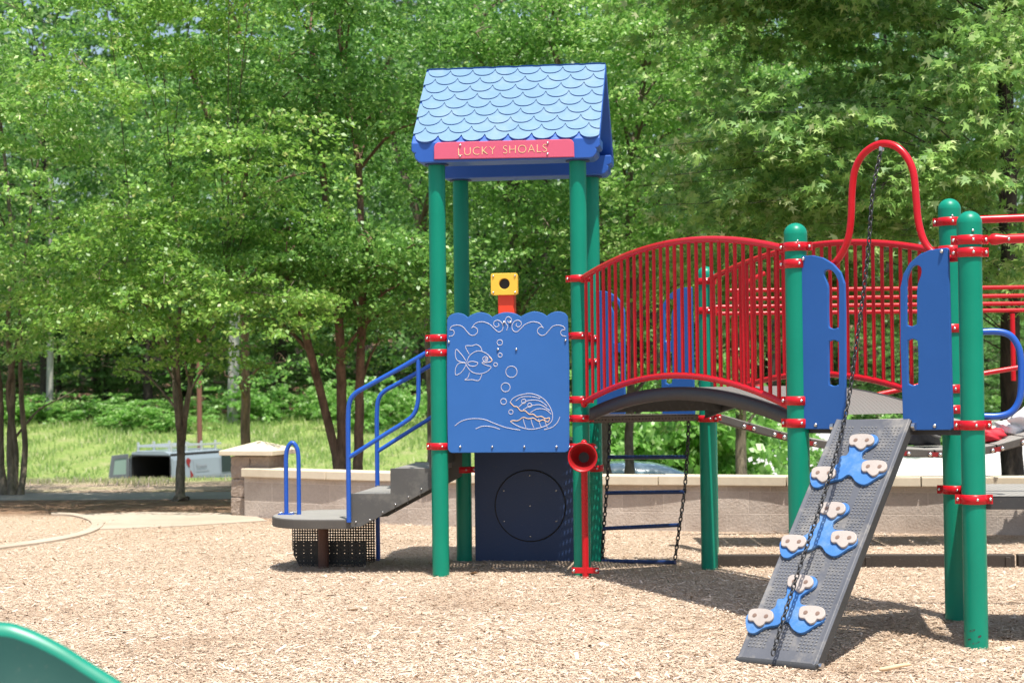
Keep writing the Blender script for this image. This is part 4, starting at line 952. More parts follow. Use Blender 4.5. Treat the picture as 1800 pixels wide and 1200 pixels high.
# ------------------------------------------------------------------ vehicles and pole
def van():
    gx, gy = -12.32, 62.0; gz = float(ground_h(gx, gy))+.02
    th = R(27); fx = np.array([math.sin(th), math.cos(th), 0]); sx = np.array([math.cos(th), -math.sin(th), 0])   # fx forward, sx to its right
    t = thing('work_van', 'white work van with roof rack, its rear door open on a dark load space', 'van', (gx, gy, gz))
    O = np.array([gx, gy, gz]); Pt = lambda s, f, z: tuple(O+sx*s+fx*f+np.array([0, 0, z]))     # s: 0 right side .. -2 left side
    def sec(f, top, w_in=0., low=.35, wl=0):
        # cross section ring from right sill round the roof to left sill
        return [Pt(-.0-wl, f, low), Pt(-.0-wl, f, 1.15), Pt(-.06-w_in, f, 1.75 if top > 1.8 else top-.12), Pt(-.16-w_in, f, top-.06), Pt(-.35-w_in, f, top), Pt(-1.65+w_in, f, top), Pt(-1.84+w_in, f, top-.06), Pt(-1.94+w_in, f, 1.75 if top > 1.8 else top-.12), Pt(-2.0+wl, f, 1.15), Pt(-2.0+wl, f, low)]
    fs = [(0, 2.06, 0), (.15, 2.08, 0), (2.95, 2.08, 0), (3.35, 2.02, .02), (4.1, 1.40, .08), (5.2, 1.2, .12), (5.35, .95, .15)]
    V = []; k = 10
    for f, tp_, wi in fs: V += sec(f, tp_, wi)
    m = MB(); m.add(V, [(i*k+j, i*k+j+1, (i+1)*k+j+1, (i+1)*k+j) for i in range(len(fs)-1) for j in range(k-1)], 0, False)
    m.add(V[-k:], [tuple(range(k))], 0)
    b = m.build('body', [M_VAN, M_DARK], t); s = b.modifiers.new('thick', 'SOLIDIFY'); s.thickness = .04; s.offset = 0
    bv = b.modifiers.new('bevel', 'BEVEL'); bv.width = .03; bv.segments = 2; bv.limit_method = 'ANGLE'
    # load space
    m = MB(); m.box(Pt(-1, 1.6, .55), (1.9, 3.1, .04), (sx, fx, (0, 0, 1))); m.box(Pt(-1, 3.1, 1.2), (1.86, .04, 1.5), (sx, fx, (0, 0, 1)))
    for s_ in (-.115, -1.885): m.box(Pt(s_, 1.6, 1.2), (.03, 3.1, 1.6), (sx, fx, (0, 0, 1)))
    m.box(Pt(-1, 1.6, 1.985), (1.78, 3.1, .03), (sx, fx, (0, 0, 1))); m.build('load_space', [M_DARK], t)
    m = MB()   # frame of the rear opening
    for s_ in (-.03, -1.97): m.box(Pt(s_, .03, 1.1), (.07, .06, 1.5), (sx, fx, (0, 0, 1)))
    m.box(Pt(-1, .03, 1.99), (1.7, .07, .10), (sx, fx, (0, 0, 1))); m.box(Pt(-1, .0, .42), (2.0, .14, .2), (sx, fx, (0, 0, 1))); m.build('rear_frame', [M_VAN], t, .02)
    # open left rear door, swung out
    m = MB(); dx = np.array([-math.cos(R(25)), 0, 0])*1; dd = -sx*.2-fx*.9; dd /= np.linalg.norm(dd); c0 = np.array(Pt(-2.0, .0, 0)); dn = np.cross(dd, [0, 0, 1])
    D = lambda a, z: tuple(c0+dd*a+np.array([0, 0, z]))
    ol = [(0, .55), (.92, .55), (.88, 1.2), (.74, 1.95), (.02, 1.98)]; wn = [(.12, 1.25), (.72, 1.25), (.64, 1.82), (.10, 1.85)]
    dr = plate('rear_door', [[(a, z) for a, z in ol], [(a, z) for a, z in wn]], .05, frame(tuple(c0), dd, (0, 0, 1)), M_GREYD, t, .008)
    plate('door_glass', [wn], .012, frame(tuple(c0), dd, (0, 0, 1)), M_LGLASS, dr, .001)
    sd_ = np.array(sx)*1.0
    # side windows front
    m = MB(); m.extr([Pt(.03, 2.92, 1.2), Pt(.03, 3.95, 1.2), Pt(.0, 3.72, 1.55), Pt(-.03, 3.38, 1.9), Pt(-.03, 2.98, 1.9)], sx*.012); m.build('side_window', [M_GLASS], t)
    m = MB(); m.extr([Pt(-.2, 4.06, 1.44), Pt(-1.8, 4.06, 1.44), Pt(-1.75, 3.42, 1.98), Pt(-.25, 3.42, 1.98)], fx*.02+np.array([0, 0, .02])); m.build('windscreen', [M_GLASS], t)
    for f in (.95, 4.5):
        for s_ in (-.02, -1.98):
            m = MB(); c = np.array(Pt(s_, f, .35)); m.tube([c-sx*.11, c+sx*.11], .35, 24, 0); m.tube([c-sx*.115, c+sx*.115], .2, 16, 1); m.build('wheel', [M_TYRE, M_ALU], t)
    # emblem and two lines of illegible lettering on the side
    # the side leans in above z 1.15
    def S(f, z): return Pt(-.06*(z-1.15)/.6+.035 if z > 1.15 else .035, f, z)
    m = MB()
    for f in (.02, 1.25, 2.85):
        for z0_, z1_ in ((.5, 1.15), (1.15, 1.74)): m.extr([S(f, z0_), S(f, z1_), S(f+.025, z1_), S(f+.025, z0_)], sx*.004)
    m.extr([S(.0, 1.09), S(3.9, 1.09), S(3.9, 1.12), S(.0, 1.12)], sx*.004); m.build('panel_seam', [M_GTXT], t)
    m = MB(); m.box(Pt(-1, -.02, 1.93), (1.84, .02, .03), (sx, fx, (0, 0, 1)))
    for s_ in (-.075, -1.925): m.box(Pt(s_, -.02, 1.2), (.03, .02, 1.48), (sx, fx, (0, 0, 1)))
    m.build('door_seal', [M_TYRE], t)
    for s_ in (-.03, -1.97): m = MB(); m.box(Pt(s_, -.01, 1.0), (.09, .05, .32), (sx, fx, (0, 0, 1))); m.build('tail_light', [M_DRED], t, .01)
    m = MB()   # roof rack
    for f in (.25, 1.15, 2.05, 2.9):
        for s_ in (-.25, -1.75): m.box(Pt(s_, f, 2.22), (.06, .09, .36), (sx, fx, (0, 0, 1)))
        m.box(Pt(-1, f, 2.24), (1.5, .05, .05), (sx, fx, (0, 0, 1)))
    for s_ in (-.25, -1.75): m.box(Pt(s_, 1.72, 2.26), (.05, 3.05, .08), (sx, fx, (0, 0, 1)))
    m.build('roof_rack', [M_ALU], t, .01)
    m = MB()
    for shp in ([(.95, 1.88), (1.12, 1.74), (1.02, 1.62), (1.0, 1.45), (.85, 1.62), (.84, 1.76)], [(1.03, 1.38), (1.18, 1.2), (1.17, 1.0), (1.03, .86), (.90, .97), (1.03, 1.12)]):
        m.extr([S(f, min(z, 1.74)+(z-1.74 if z > 1.74 else 0)*.6) for f, z in shp], sx*.006)
    m.build('emblem', [M_DRED], t)
    ang_ = frame(S(1.72, 1.50), fx, np.array(S(0, 1.7))-np.array(S(0, 1.2)))
    lettering('lettering', 'Etmon', .24, ang_@Matrix.Translation((0, 0, .01)), M_GTXT, t, .003, .003)
    m = MB(); m.extr([S(1.35, 1.33), S(2.15, 1.33), S(2.15, 1.30), S(1.35, 1.30)], sx*.005); m.build('small_lettering_line', [M_GTXT], t)
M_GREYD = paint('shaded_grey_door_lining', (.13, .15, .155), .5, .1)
M_LGLASS = paint('light_glass', (.25, .36, .30), .1, 0)
van()
def car():
    gx, gy = 2.12, 30.5; gz = float(ground_h(gx, gy))+.02
    t = thing('parked_car', 'pale blue parked car, only its rounded roof showing above the wall under the bridge', 'car', (gx, gy, gz))
    O = np.array([gx, gy, gz]); fs = [(-2.1, .62, .62, .55), (-2.05, .85, .8, .7), (-1.5, .95, .85, .8), (-.95, 1.32, .66, .8), (-.4, 1.44, .6, .82), (.4, 1.42, .6, .82), (.9, 1.25, .64, .82), (1.45, .93, .82, .8), (2.05, .78, .8, .72), (2.12, .55, .7, .6)]
    V = []
    for f, top, wt, wb in fs:
        V += [(f, y_, z_) for y_, z_ in ((-wb, .28), (-wb-.02, .7), (-wt, top-.05 if top > 1 else top-.03), (-wt+.1, top), (wt-.1, top), (wt, top-.05 if top > 1 else top-.03), (wb+.02, .7), (wb, .28))]
    V = [tuple(O+np.array(p)) for p in V]
    m = MB(); m.add(V, [(i*8+j, i*8+(j+1) % 8, (i+1)*8+(j+1) % 8, (i+1)*8+j) for i in range(len(fs)-1) for j in range(8)], 0, True); m.add(V[:8], [tuple(range(8))[::-1]]); m.add(V[-8:], [tuple(range(8))])
    b = m.build('body', [M_CAR], t); s = b.modifiers.new('s', 'SUBSURF'); s.levels = s.render_levels = 1
    m = MB(); m.extr([tuple(O+np.array(p)) for p in ((-.95, -.79, .88), (1.1, -.79, .88), (.75, -.70, 1.22), (-.75, -.70, 1.26))], (0, -.02, 0)); m.build('side_window', [M_GLASS], t)
    for f in (-1.35, 1.35):
        for s_ in (-.75, .75):
            m = MB(); c = O+np.array([f, s_, .31]); m.tube([c-np.array([0, .1, 0]), c+np.array([0, .1, 0])], .31, 20, 0); m.build('wheel', [M_TYRE], t)
car()
def lamp_pole():
    x, y, z = on_y(351, 772, 68.0); gz = float(ground_h(x, y)); t = thing('light_pole', 'slim brown metal pole standing behind the white van', 'pole', (x, y, gz))
    m = MB(); m.tube([(x, y, gz-.3), (x, y, gz+9)], [.11, .09], 12); m.build('pole', [M_POLE], t)
    m = MB(); m.box((x, y-.5, gz+9), (.35, .8, .15)); m.build('lamp_head', [M_DARK], t, .02)
lamp_pole()

# ------------------------------------------------------------------ trees
DIAMOND = np.array([(-.5, 0), (-.08, -.30), (.5, 0), (-.08, .30)])
def star():
    P = []
    for k, (a, l) in enumerate(((0, 1.0), (62, .85), (128, .55))): pass
    tips = [(-118, .55), (-58, .85), (0, 1.0), (58, .85), (118, .55)]
    for i, (a, l) in enumerate(tips):
        P.append((l*math.cos(R(a))*.6, l*math.sin(R(a))*.6))
        if i < 4: b = (a+tips[i+1][0])/2; P.append((.17*math.cos(R(b)), .17*math.sin(R(b))))
    P.append((-.16, 0)); P = np.array(P)
    return P
STAR = star()
def leaves(rng, sprays, size, shape, jit=.55, upw=.55):
    """sprays: array rows x,y,z, dx,dy, L, n"""
    C_, Nn, Dd, Sz = [], [], [], []
    for x, y, z, dx, dy, L, n in sprays:
        n = int(n); t = rng.random(n)**.8; lat = rng.normal(0, .17*L, n)*(1.1-.6*t); vz = rng.normal(0, .055*L, n)-.22*L*t**2
        dl = math.hypot(dx, dy)+1e-6; dx, dy = dx/dl, dy/dl
        c = np.stack([x+dx*t*L-dy*lat, y+dy*t*L+dx*lat, z+vz+.1*L*t], 1)
        nn = rng.normal(0, jit, (n, 3)); nn[:, 2] += upw; nn[:, 0] += dx*.28; nn[:, 1] += dy*.28
        dd = rng.normal(0, .5, (n, 3)); dd[:, 0] += dx-dy*np.sign(lat)*.6; dd[:, 1] += dy+dx*np.sign(lat)*.6; dd[:, 2] -= .35
        C_.append(c); Nn.append(nn); Dd.append(dd); Sz.append(size*rng.uniform(.65, 1.2, n))
    C_ = np.concatenate(C_); Nn = np.concatenate(Nn); Dd = np.concatenate(Dd); Sz = np.concatenate(Sz)
    Nn /= np.linalg.norm(Nn, axis=1, keepdims=True); Dd -= Nn*(Nn*Dd).sum(1, keepdims=True); Dd /= np.linalg.norm(Dd, axis=1, keepdims=True)+1e-9
    S = np.cross(Nn, Dd); k = len(shape)
    V = C_[:, None, :]+(Dd[:, None, :]*shape[None, :, 0:1]+S[:, None, :]*shape[None, :, 1:2])*Sz[:, None, None]
    V = V-Nn[:, None, :]*(Sz[:, None, None]*.25*(shape[None, :, 0:1]**2+shape[None, :, 1:2]**2))*1.2
    return V.reshape(-1, 3), k
def blob_sprays(rng, blobs):
    out = []
    for (cx, cy, cz, rx, ry, rz, ns, L, n) in blobs:
        for _ in range(ns):
            p = np.clip(rng.normal(size=3)*.56, -1.25, 1.25); x, y, z = cx+p[0]*rx, cy+p[1]*ry, cz+p[2]*rz
            out.append((x, y, z, p[0]*rx+rng.normal(0, .5), p[1]*ry+rng.normal(0, .5), L*rng.uniform(.7, 1.3), n*rng.uniform(.7, 1.3)))
    return out
def crown(blobs, size, shape, mat, seed, parent, jit=.55, upw=.55):
    rng = np.random.default_rng(seed); v, k = leaves(rng, blob_sprays(rng, blobs), size, shape, jit, upw)
    return quads('crown', v, k, mat, parent)
def limbs(mb, rng, stems, blobs, r=.03):
    for (cx, cy, cz, rx, ry, rz, ns, L, n) in blobs:
        st = min(stems, key=lambda S_: min(abs(q_[0]-cx)+.3*abs(q_[2]-cz) for q_ in S_)+rng.random()*.4); i = min(range(len(st)//4, len(st)), key=lambda j: abs(st[j][2]-(cz-.5))); p = np.array(st[i][:3])
        q = np.array((cx+rng.uniform(-.3, .3)*rx, cy+rng.uniform(-.3, .3)*ry, cz+.1*rz)); mid = (p+q)/2+np.array([0, 0, .12*np.linalg.norm(q-p)])
        P = cr([p, mid, q, q+(q-mid)*.6], 5); k = len(P); mb.tube([tuple(a) for a in P], [max(.003, min(r, st[i][3]*.6)*(1-.93*j/k)) for j in range(k)], 6)
        for _ in range(3):
            a = P[rng.randrange(k//3, k)]; b = np.array((cx+rng.uniform(-.7, .7)*rx, cy+rng.uniform(-.7, .7)*ry, cz+rng.uniform(0, .7)*rz))
            mb.tube([tuple(x) for x in cr([a, (a+b)/2+np.array([0, 0, .1]), b], 4)], [max(.002, r*.28*(1-.11*j)) for j in range(9)], 5)
def tree(name, label, base, stems, blobs, size, shape, lmat, bmat, seed, group=None, limb_r=.03, jit=.55, upw=.55, flare=1.5):
    """stems: list of polylines of (x,y,z,r) in world coordinates; blobs relative to base"""
    t = thing(name, label, 'tree', base, group); rng = random.Random(seed)
    m = MB(); sm = []
    for st in stems:
        P = cr([np.array(q) for q in st], 5); P[0][3] *= flare; P[1][3] *= 1+(flare-1)*.45
        wob = [np.array([rng.uniform(-1, 1), rng.uniform(-1, 1), 0, 0])*.12*p[3] for p in P]; P = [p+w_ for p, w_ in zip(P, wob)]
        m.tube([tuple(p[:3]) for p in P], [p[3] for p in P], 12); sm.append(P)
    wb = [(b[0]+base[0], b[1]+base[1], b[2]+base[2], *b[3:]) for b in blobs]
    limbs(m, rng, sm, wb, limb_r); m.build('trunk', [bmat], t)
    v_parent = t
    rg = np.random.default_rng(seed); v, k = leaves(rg, blob_sprays(rg, blobs), size, shape, jit, upw)
    quads('crown', v, k, lmat, v_parent); return t
def px_stem(pts, y, w0, w1, thin=0):               # (U, V) list from base to top at distance y
    n_ = len(pts); out = []
    for i, (U, V) in enumerate(pts):
        p = on_y(U, V, y+.25*math.sin(i*1.3)); out.append((p[0], p[1], p[2], (w0+(w1-w0)*i/(n_-1))*(thin if thin else .82)))
    return out
def px_blobs(lst, y, base, dens=1.):
    out = []
    k = F/y
    for (U, V, ru, rv, dy, ns, L, n) in lst:
        p = on_y(U, V, y+dy); kk = (y+dy)/F; out.append((p[0]-base[0], p[1]-base[1], p[2]-base[2], ru*kk, max(.5, .8*ru*kk), rv*kk, int(ns*dens), L, n))
    return out
TREES = bool(1)
rb = random.Random(77)
def field(u0, u1, v0, v1, n, ru, rv, dys, ns, L, nl, seed):
    r = random.Random(seed); return [(r.uniform(u0, u1), r.uniform(v0, v1), ru*r.uniform(.7, 1.3), rv*r.uniform(.7, 1.3), r.uniform(*dys), ns, L, nl) for _ in range(n)]
# 1. multi-stemmed tree at the far left
b1 = (-6.62, 22.6, 0.)
st1 = [px_stem(p, 22.6, w0, w1, .62) for p, w0, w1 in [([(8, 882), (0, 800), (0, 700), (-10, 600), (-30, 450), (-60, 250)], .10, .03), ([(22, 880), (18, 780), (22, 680), (14, 580), (20, 420), (0, 200)], .09, .03), ([(34, 880), (44, 800), (38, 700), (38, 620), (60, 560), (110, 430)], .075, .02), ([(24, 880), (28, 790), (14, 690), (30, 600), (50, 400), (80, 200)], .07, .02), ([(14, 880), (-6, 790), (-14, 700), (-40, 560)], .08, .03)]]
bl1 = px_blobs(field(-260, 150, -120, 560, 26, 95, 55, (-3.2, -.6), 26, .62, 55, 1), 22.6, b1)
bl1 += px_blobs([(60, 590, 70, 40, -.8, 18, .5, 45), (110, 560, 60, 40, -.5, 16, .5, 45), (0, 600, 80, 30, .6, 14, .5, 45), (110, 700, 30, 14, .5, 4, .35, 26)], 22.6, b1)
tree('multi_stem_tree', 'bushy light green tree with a clump of thin stems at the far left edge', b1, st1, bl1, .075, DIAMOND, M_LEAFY, M_BARKG, 1, 'small multi-stemmed trees by the path', .02)
# 2. multi-stemmed tree in front of the van
b2 = (-4.13, 21.2, 0.)
st2 = [px_stem(p, 21.2, w0, w1, .72) for p, w0, w1 in [([(316, 884), (316, 840), (318, 780), (314, 740), (308, 690), (304, 640), (286, 590), (240, 500)], .085, .02), ([(318, 884), (318, 840), (320, 780), (326, 730), (334, 680), (340, 640), (356, 600), (400, 500)], .075, .02), ([(317, 880), (317, 800), (318, 720), (313, 660), (312, 600), (318, 480), (300, 300)], .055, .02)]]
bl2 = px_blobs(field(150, 480, -100, 560, 24, 85, 50, (-2.7, -.5), 26, .6, 55, 2), 21.2, b2)
bl2 += px_blobs([(240, 600, 80, 30, -.4, 16, .5, 45), (330, 610, 70, 28, -.5, 14, .5, 45), (400, 620, 50, 30, -.4, 10, .5, 45), (200, 650, 60, 22, .6, 9, .5, 40), (290, 560, 110, 40, 0, 20, .5, 50)], 21.2, b2)
tree('multi_stem_tree', 'tree with slender forked stems standing on the mulch in front of the white van', b2, st2, bl2, .07, DIAMOND, M_LEAF, M_BARKG, 2, 'small multi-stemmed trees by the path', .018, flare=2.1)
# 3. three-stemmed birch behind the wall
b3 = (-2.25, 22.0, 0.)
st3 = [px_stem(p, 22.0, w0, w1, .68) for p, w0, w1 in [([(598, 850), (590, 800), (566, 700), (540, 600), (512, 500), (470, 430), (430, 350), (360, 190), (330, 110)], .095, .04), ([(604, 850), (602, 800), (600, 690), (598, 600), (590, 480), (572, 350), (560, 200), (545, 60)], .115, .045), ([(626, 850), (630, 800), (632, 690), (636, 560), (636, 450), (630, 300), (610, 150), (590, 20)], .105, .045)]]
bl3 = px_blobs(field(420, 730, -120, 520, 30, 95, 45, (-2.2, 1.2), 26, .75, 60, 3), 22.0, b3)
bl3 += px_blobs(field(440, 740, 380, 560, 9, 75, 28, (-1.8, .6), 16, .7, 50, 33), 22.0, b3)
bl3 += px_blobs([(660, 610, 50, 26, .2, 8, .6, 40), (520, 590, 80, 30, .8, 12, .6, 45), (450, 560, 80, 40, .6, 14, .6, 45)], 22.0, b3)
tree('birch_tree', 'river birch with three reddish brown stems rising behind the wall left of the tower', b3, st3, bl3, .075, DIAMOND, M_LEAFD, M_BARKR, 3, None, .03)
# 4. brown trunk behind the pillar
b4 = (-4.9, 31.5, float(ground_h(-4.9, 31.5)))
st4 = [px_stem([(433, 900), (432, 780), (431, 650), (428, 500), (424, 300), (420, 50)], 31.5, .125, .06)]
bl4 = px_blobs(field(330, 540, -100, 560, 18, 110, 50, (-2, 2), 22, 1.0, 55, 4), 31.5, b4)+px_blobs([(480, 640, 40, 24, -1, 7, .8, 36), (395, 665, 30, 20, -1, 5, .8, 30)], 31.5, b4)
tree('tall_tree', 'straight brown trunk with leafy crown behind the wall pillar', b4, st4, bl4, .11, DIAMOND, M_LEAFD, M_BARKR, 4, None, .035)
# 5. trees behind the tower
b5 = (0.3, 25.5, 0.)
st5 = [px_stem(p, 25.5, w0, w1) for p, w0, w1 in [([(908, 850), (908, 700), (906, 560), (904, 430), (890, 280), (870, 130), (828, -10)], .14, .05), ([(765, 850), (760, 700), (752, 520), (744, 420), (715, 320), (690, 240), (660, 80)], .12, .04)]]
bl5 = px_blobs(field(700, 1010, -120, 500, 32, 95, 42, (-2, 1.5), 22, .85, 52, 5), 25.5, b5)+px_blobs([(900, 560, 110, 50, 1, 18, .8, 50), (760, 610, 60, 50, 1, 12, .8, 45), (950, 520, 60, 40, -.5, 10, .8, 45)], 25.5, b5)
tree('leafy_tree', 'tall green tree directly behind the roofed tower, dark trunk between its posts', b5, st5, bl5, .085, DIAMOND, M_LEAFD, M_BARKG, 5, 'trees behind the wall', .035)
b6 = (1.6, 24.2, 0.)
st6 = [px_stem(p, 24.2, w0, w1) for p, w0, w1 in [([(1062, 850), (1062, 740), (1060, 600), (1056, 450), (1040, 300), (980, 110), (950, 0)], .12, .04), ([(1107, 850), (1106, 760), (1108, 700), (1110, 560), (1106, 330), (1130, 150), (1150, 40)], .085, .04)]]
bl6 = px_blobs(field(1000, 1260, -120, 540, 30, 90, 42, (-1.8, 1.8), 22, .85, 52, 6), 24.2, b6)+px_blobs([(1130, 700, 60, 30, 1.5, 9, .8, 42), (1200, 720, 70, 30, 1.5, 10, .8, 42), (1180, 640, 70, 30, .5, 12, .8, 45), (1080, 620, 50, 50, .5, 10, .8, 45)], 24.2, b6)
tree('leafy_tree', 'tree with two pale brown trunks seen through the chain ladder under the bridge', b6, st6, bl6, .085, DIAMOND, M_LEAFY, M_BARKG, 6, 'trees behind the wall', .035)
b7 = (3.5, 26.5, -.3)
st7 = [px_stem([(1305, 880), (1303, 780), (1302, 700), (1300, 560), (1296, 380), (1290, 150)], 26.5, .115, .06)]
bl7 = px_blobs(field(1180, 1420, -80, 560, 24, 95, 42, (-1, 2), 20, .9, 50, 7), 26.5, b7)+px_blobs([(1290, 705, 60, 26, 1, 8, .8, 40), (1370, 715, 50, 26, 1, 7, .8, 40)], 26.5, b7)
tree('leafy_tree', 'tree with one straight brown trunk between the arched bridge and the ramp', b7, st7, bl7, .09, DIAMOND, M_LEAFD, M_BARKG, 7, 'trees behind the wall', .035)
# 6. sweetgum with star leaves at the right
b8 = (5.75, 19.6, 0.)
st8 = [px_stem([(1782, 900), (1780, 820), (1778, 700), (1776, 560), (1772, 350), (1768, 100), (1765, -200)], 19.6, .17, .09)]
r8 = random.Random(8)
bl8 = px_blobs([(1310, 250, 75, 45, -2.6, 16, .55, 16), (1400, 205, 75, 40, -3.0, 16, .55, 16), (1350, 300, 80, 45, -2.4, 16, .55, 16), (1430, 270, 85, 50, -2.9, 18, .55, 16), (1330, 360, 90, 40, -2.2, 14, .55, 16), (1450, 350, 90, 45, -2.6, 18, .55, 16), (1420, 420, 90, 40, -2.2, 16, .55, 16), (1540, 400, 90, 40, -2.4, 16, .55, 16), (1610, 330, 80, 50, -2.8, 16, .55, 16), (1700, 290, 80, 50, -2.8, 16, .55, 16), (1780, 230, 80, 60, -2.8, 18, .55, 16), (1690, 150, 70, 45, -3.0, 14, .55, 16), (1770, 90, 70, 60, -3.0, 16, .55, 16), (1640, 420, 80, 40, -2.4, 14, .55, 16), (1790, 440, 60, 40, -2.6, 12, .55, 16), (1560, 290, 70, 50, -2.0, 12, .55, 16), (1500, 200, 70, 40, -1.6, 10, .55, 16), (1770, 350, 70, 50, -2.7, 14, .55, 16), (1745, 500, 60, 25, -2.2, 7, .5, 14),
                (1480, 500, 100, 40, -.6, 14, .55, 16), (1620, 520, 90, 40, -.6, 12, .55, 16), (1370, 480, 70, 40, -.8, 12, .55, 16)], 19.6, b8)
bl8 += px_blobs([(r8.uniform(1230, 1840), r8.uniform(-60, 560), 110, 60, r8.uniform(-.8, 1.6), 19, .6, 20) for _ in range(34)], 19.6, b8)
bl8 += px_blobs([(r8.uniform(1230, 1840), r8.uniform(-420, -60), 160, 70, r8.uniform(-2.4, 1.0), 20, .7, 18) for _ in range(15)], 19.6, b8)
bl8 += px_blobs([(r8.uniform(1240, 1640), r8.uniform(-560, -380), 150, 45, r8.uniform(-3.6, -1.2), 44, .8, 28) for _ in range(26)], 19.6, b8)  # dense boughs above the view, added to shade the upper right
tree('sweetgum_tree', 'large sweetgum tree with star-shaped leaves filling the upper right', b8, st8, [(*q[:6], int(q[6]*1.9), q[7], q[8]*1.25) for q in bl8], .15, STAR, M_LEAFS, M_BARKD, 8, None, .009, .45, .65)
# 7. woodland behind: one source tree copied
def wood_src():
    t = thing('woodland_tree', 'tall tree in the dark wood behind the lawn', 'tree', (0, 0, 0), 'trees of the wood behind the play area')
    m = MB(); P = cr([(0, 0, -.5, .32), (.1, 0, 4, .26), (0, .1, 9, .2), (.2, 0, 14, .12), (.1, 0, 20, .04)], 4); m.tube([tuple(p[:3]) for p in P], [p[3] for p in P], 10)
    bl = [(r_.uniform(-3, 3), r_.uniform(-3, 3), z, 2.6, 2.6, 1.3, 12, 2.2, 34) for r_ in [random.Random(5)] for z in np.linspace(5.0, 21, 26)]
    rr = random.Random(3); limbs(m, rr, [P], bl, .09); m.build('trunk', [M_BARKD], t)
    rg = np.random.default_rng(5); v, k = leaves(rg, blob_sprays(rg, bl), .32, DIAMOND, .55, .5); quads('crown', v, k, M_LEAFW, t); return t
ws = wood_src(); first = True; rw = random.Random(12)
spots = []; cnt = {}
ORD = 'first second third fourth fifth sixth seventh eighth ninth tenth eleventh twelfth thirteenth fourteenth fifteenth sixteenth seventeenth eighteenth nineteenth twentieth twenty-first twenty-second twenty-third twenty-fourth twenty-fifth twenty-sixth twenty-seventh twenty-eighth twenty-ninth thirtieth thirty-first thirty-second thirty-third thirty-fourth'.split()
for row, y in enumerate((95, 105, 117)):
    n_ = 10+row
    for i in range(n_):
        U = -150+2100*(i+.5*(row % 2)+rw.uniform(-.15, .15))/(n_-.5); yy = y+rw.uniform(-3, 3); x = (U-900)/F*yy
        if .12 < x/yy < .40 and row < 1: continue
        spots.append((x, yy, row))
for x, yy, row in spots:
    o = ws if first else copy_tree(ws); first = False
    o.location = (x, yy, float(ground_h(x, yy))); s = rw.uniform(.9, 1.25); o.scale = (s, s, s*rw.uniform(.9, 1.15)); o.rotation_euler = (0, 0, rw.uniform(0, 6.28))
    cnt[row] = cnt.get(row, 0)+1
    o['label'] = ORD[cnt[row]-1]+' tree from the left in the '+('front', 'middle', 'rear')[row]+' row of the wood behind the lawn'
for U, y, w_, v0, lab in ((87, 90, .17, 757, 'pale grey trunk of a woodland tree seen right of the far left tree'), (410, 88, .28, 757, 'thick pale grey trunk standing left of the brown trunk behind the pillar')):
    x, _, z = on_y(U, v0, y); gz = float(ground_h(x, y)); t = thing('pale_tree', lab, 'tree', (x, y, gz))
    P = cr([(x, y, gz-.3, w_*1.15), (x+.05, y, gz+3, w_), (x+.15, y, gz+7, w_*.85), (x+.1, y, gz+13, w_*.5)], 4); m = MB(); m.tube([tuple(p[:3]) for p in P], [p[3] for p in P], 12); m.build('trunk', [M_BARKP], t)
    rg = np.random.default_rng(int(U)); bl = [(rg.uniform(-2, 2), rg.uniform(-2, 2), z_, 2.2, 2.2, 1.2, 12, 1.8, 30) for z_ in np.linspace(6.2, 15, 10)]
    v, k = leaves(rg, blob_sprays(rg, bl), .26, DIAMOND); quads('crown', v, k, M_LEAFW, t)
# undergrowth bushes along the wood edge
def bush_src():
    t = thing('bush', 'bright green bush', 'bush', (0, 0, 0), 'bushes along the edge of the wood')
    rg = np.random.default_rng(21); bl = [(rg.uniform(-1, 1), rg.uniform(-.6, .6), rg.uniform(.3, 1.3), .8, .7, .5, 9, .6, 26) for _ in range(14)]
    v, k = leaves(rg, blob_sprays(rg, bl), .19, DIAMOND, .6, .5); quads('foliage', v, k, M_LEAFU, t)
    m = MB()
    for i in range(6): a = i*1.05; m.tube([(0, 0, -.1), (.3*math.cos(a), .2*math.sin(a), .5), (.8*math.cos(a), .5*math.sin(a), 1.3)], [.03, .02, .008], 6)
    m.build('stem', [M_BARKG], t); return t
bs = bush_src(); first = True
for i in range(30):
    U = -40+1900*(i+rw.uniform(-.3, .3))/29
    yy = rw.uniform(85, 92) if U < 1000 else rw.uniform(100, 106)
    if 1290 < U: yy = rw.uniform(102, 108)
    x = (U-900)/F*yy; o = bs if first else copy_tree(bs); first = False; s = rw.uniform(.6, 1.6)
    o.location = (x, yy, float(ground_h(x, yy))-.15*s); o.scale = (s*rw.uniform(.9, 1.5), s, s*rw.uniform(.6, 1.15)); o.rotation_euler = (0, 0, rw.uniform(0, 6.28))
    o['label'] = ORD[i]+' bright green bush from the left along the wood edge'
# understorey: small shady trees inside the wood and shrubs behind the wall
for i in range(26):
    U = -60+1950*(i+rw.uniform(-.3, .3))/25; yy = rw.uniform(93, 112); x = (U-900)/F*yy
    o = copy_tree(ws); s = rw.uniform(.42, .55); o.location = (x, yy, float(ground_h(x, yy))-.8); o.scale = (s*1.3, s*1.3, s*.75); o.rotation_euler = (0, 0, rw.uniform(0, 6.28))
    o['label'] = ORD[i]+' low shady tree from the left under the tall wood'; o['group'] = 'low trees under the wood'
for i, (U, yy, s) in enumerate([(1020, 36, 1.1), (1068, 38, 1.35), (1120, 36.5, 1.25), (1172, 38, 1.45), (1222, 37, 1.3), (1256, 39, 1.3), (1400, 46, .8), (1610, 60, .9)]):
    x = (U-900)/F*yy; o = copy_tree(bs); o.location = (x, yy, float(ground_h(x, yy))); o.scale = (s, s, s*1.25); o.rotation_euler = (0, 0, i*1.9)
    o['label'] = ORD[i]+' green shrub from the left behind the wall near the parked car'; o['group'] = 'shrubs behind the wall'
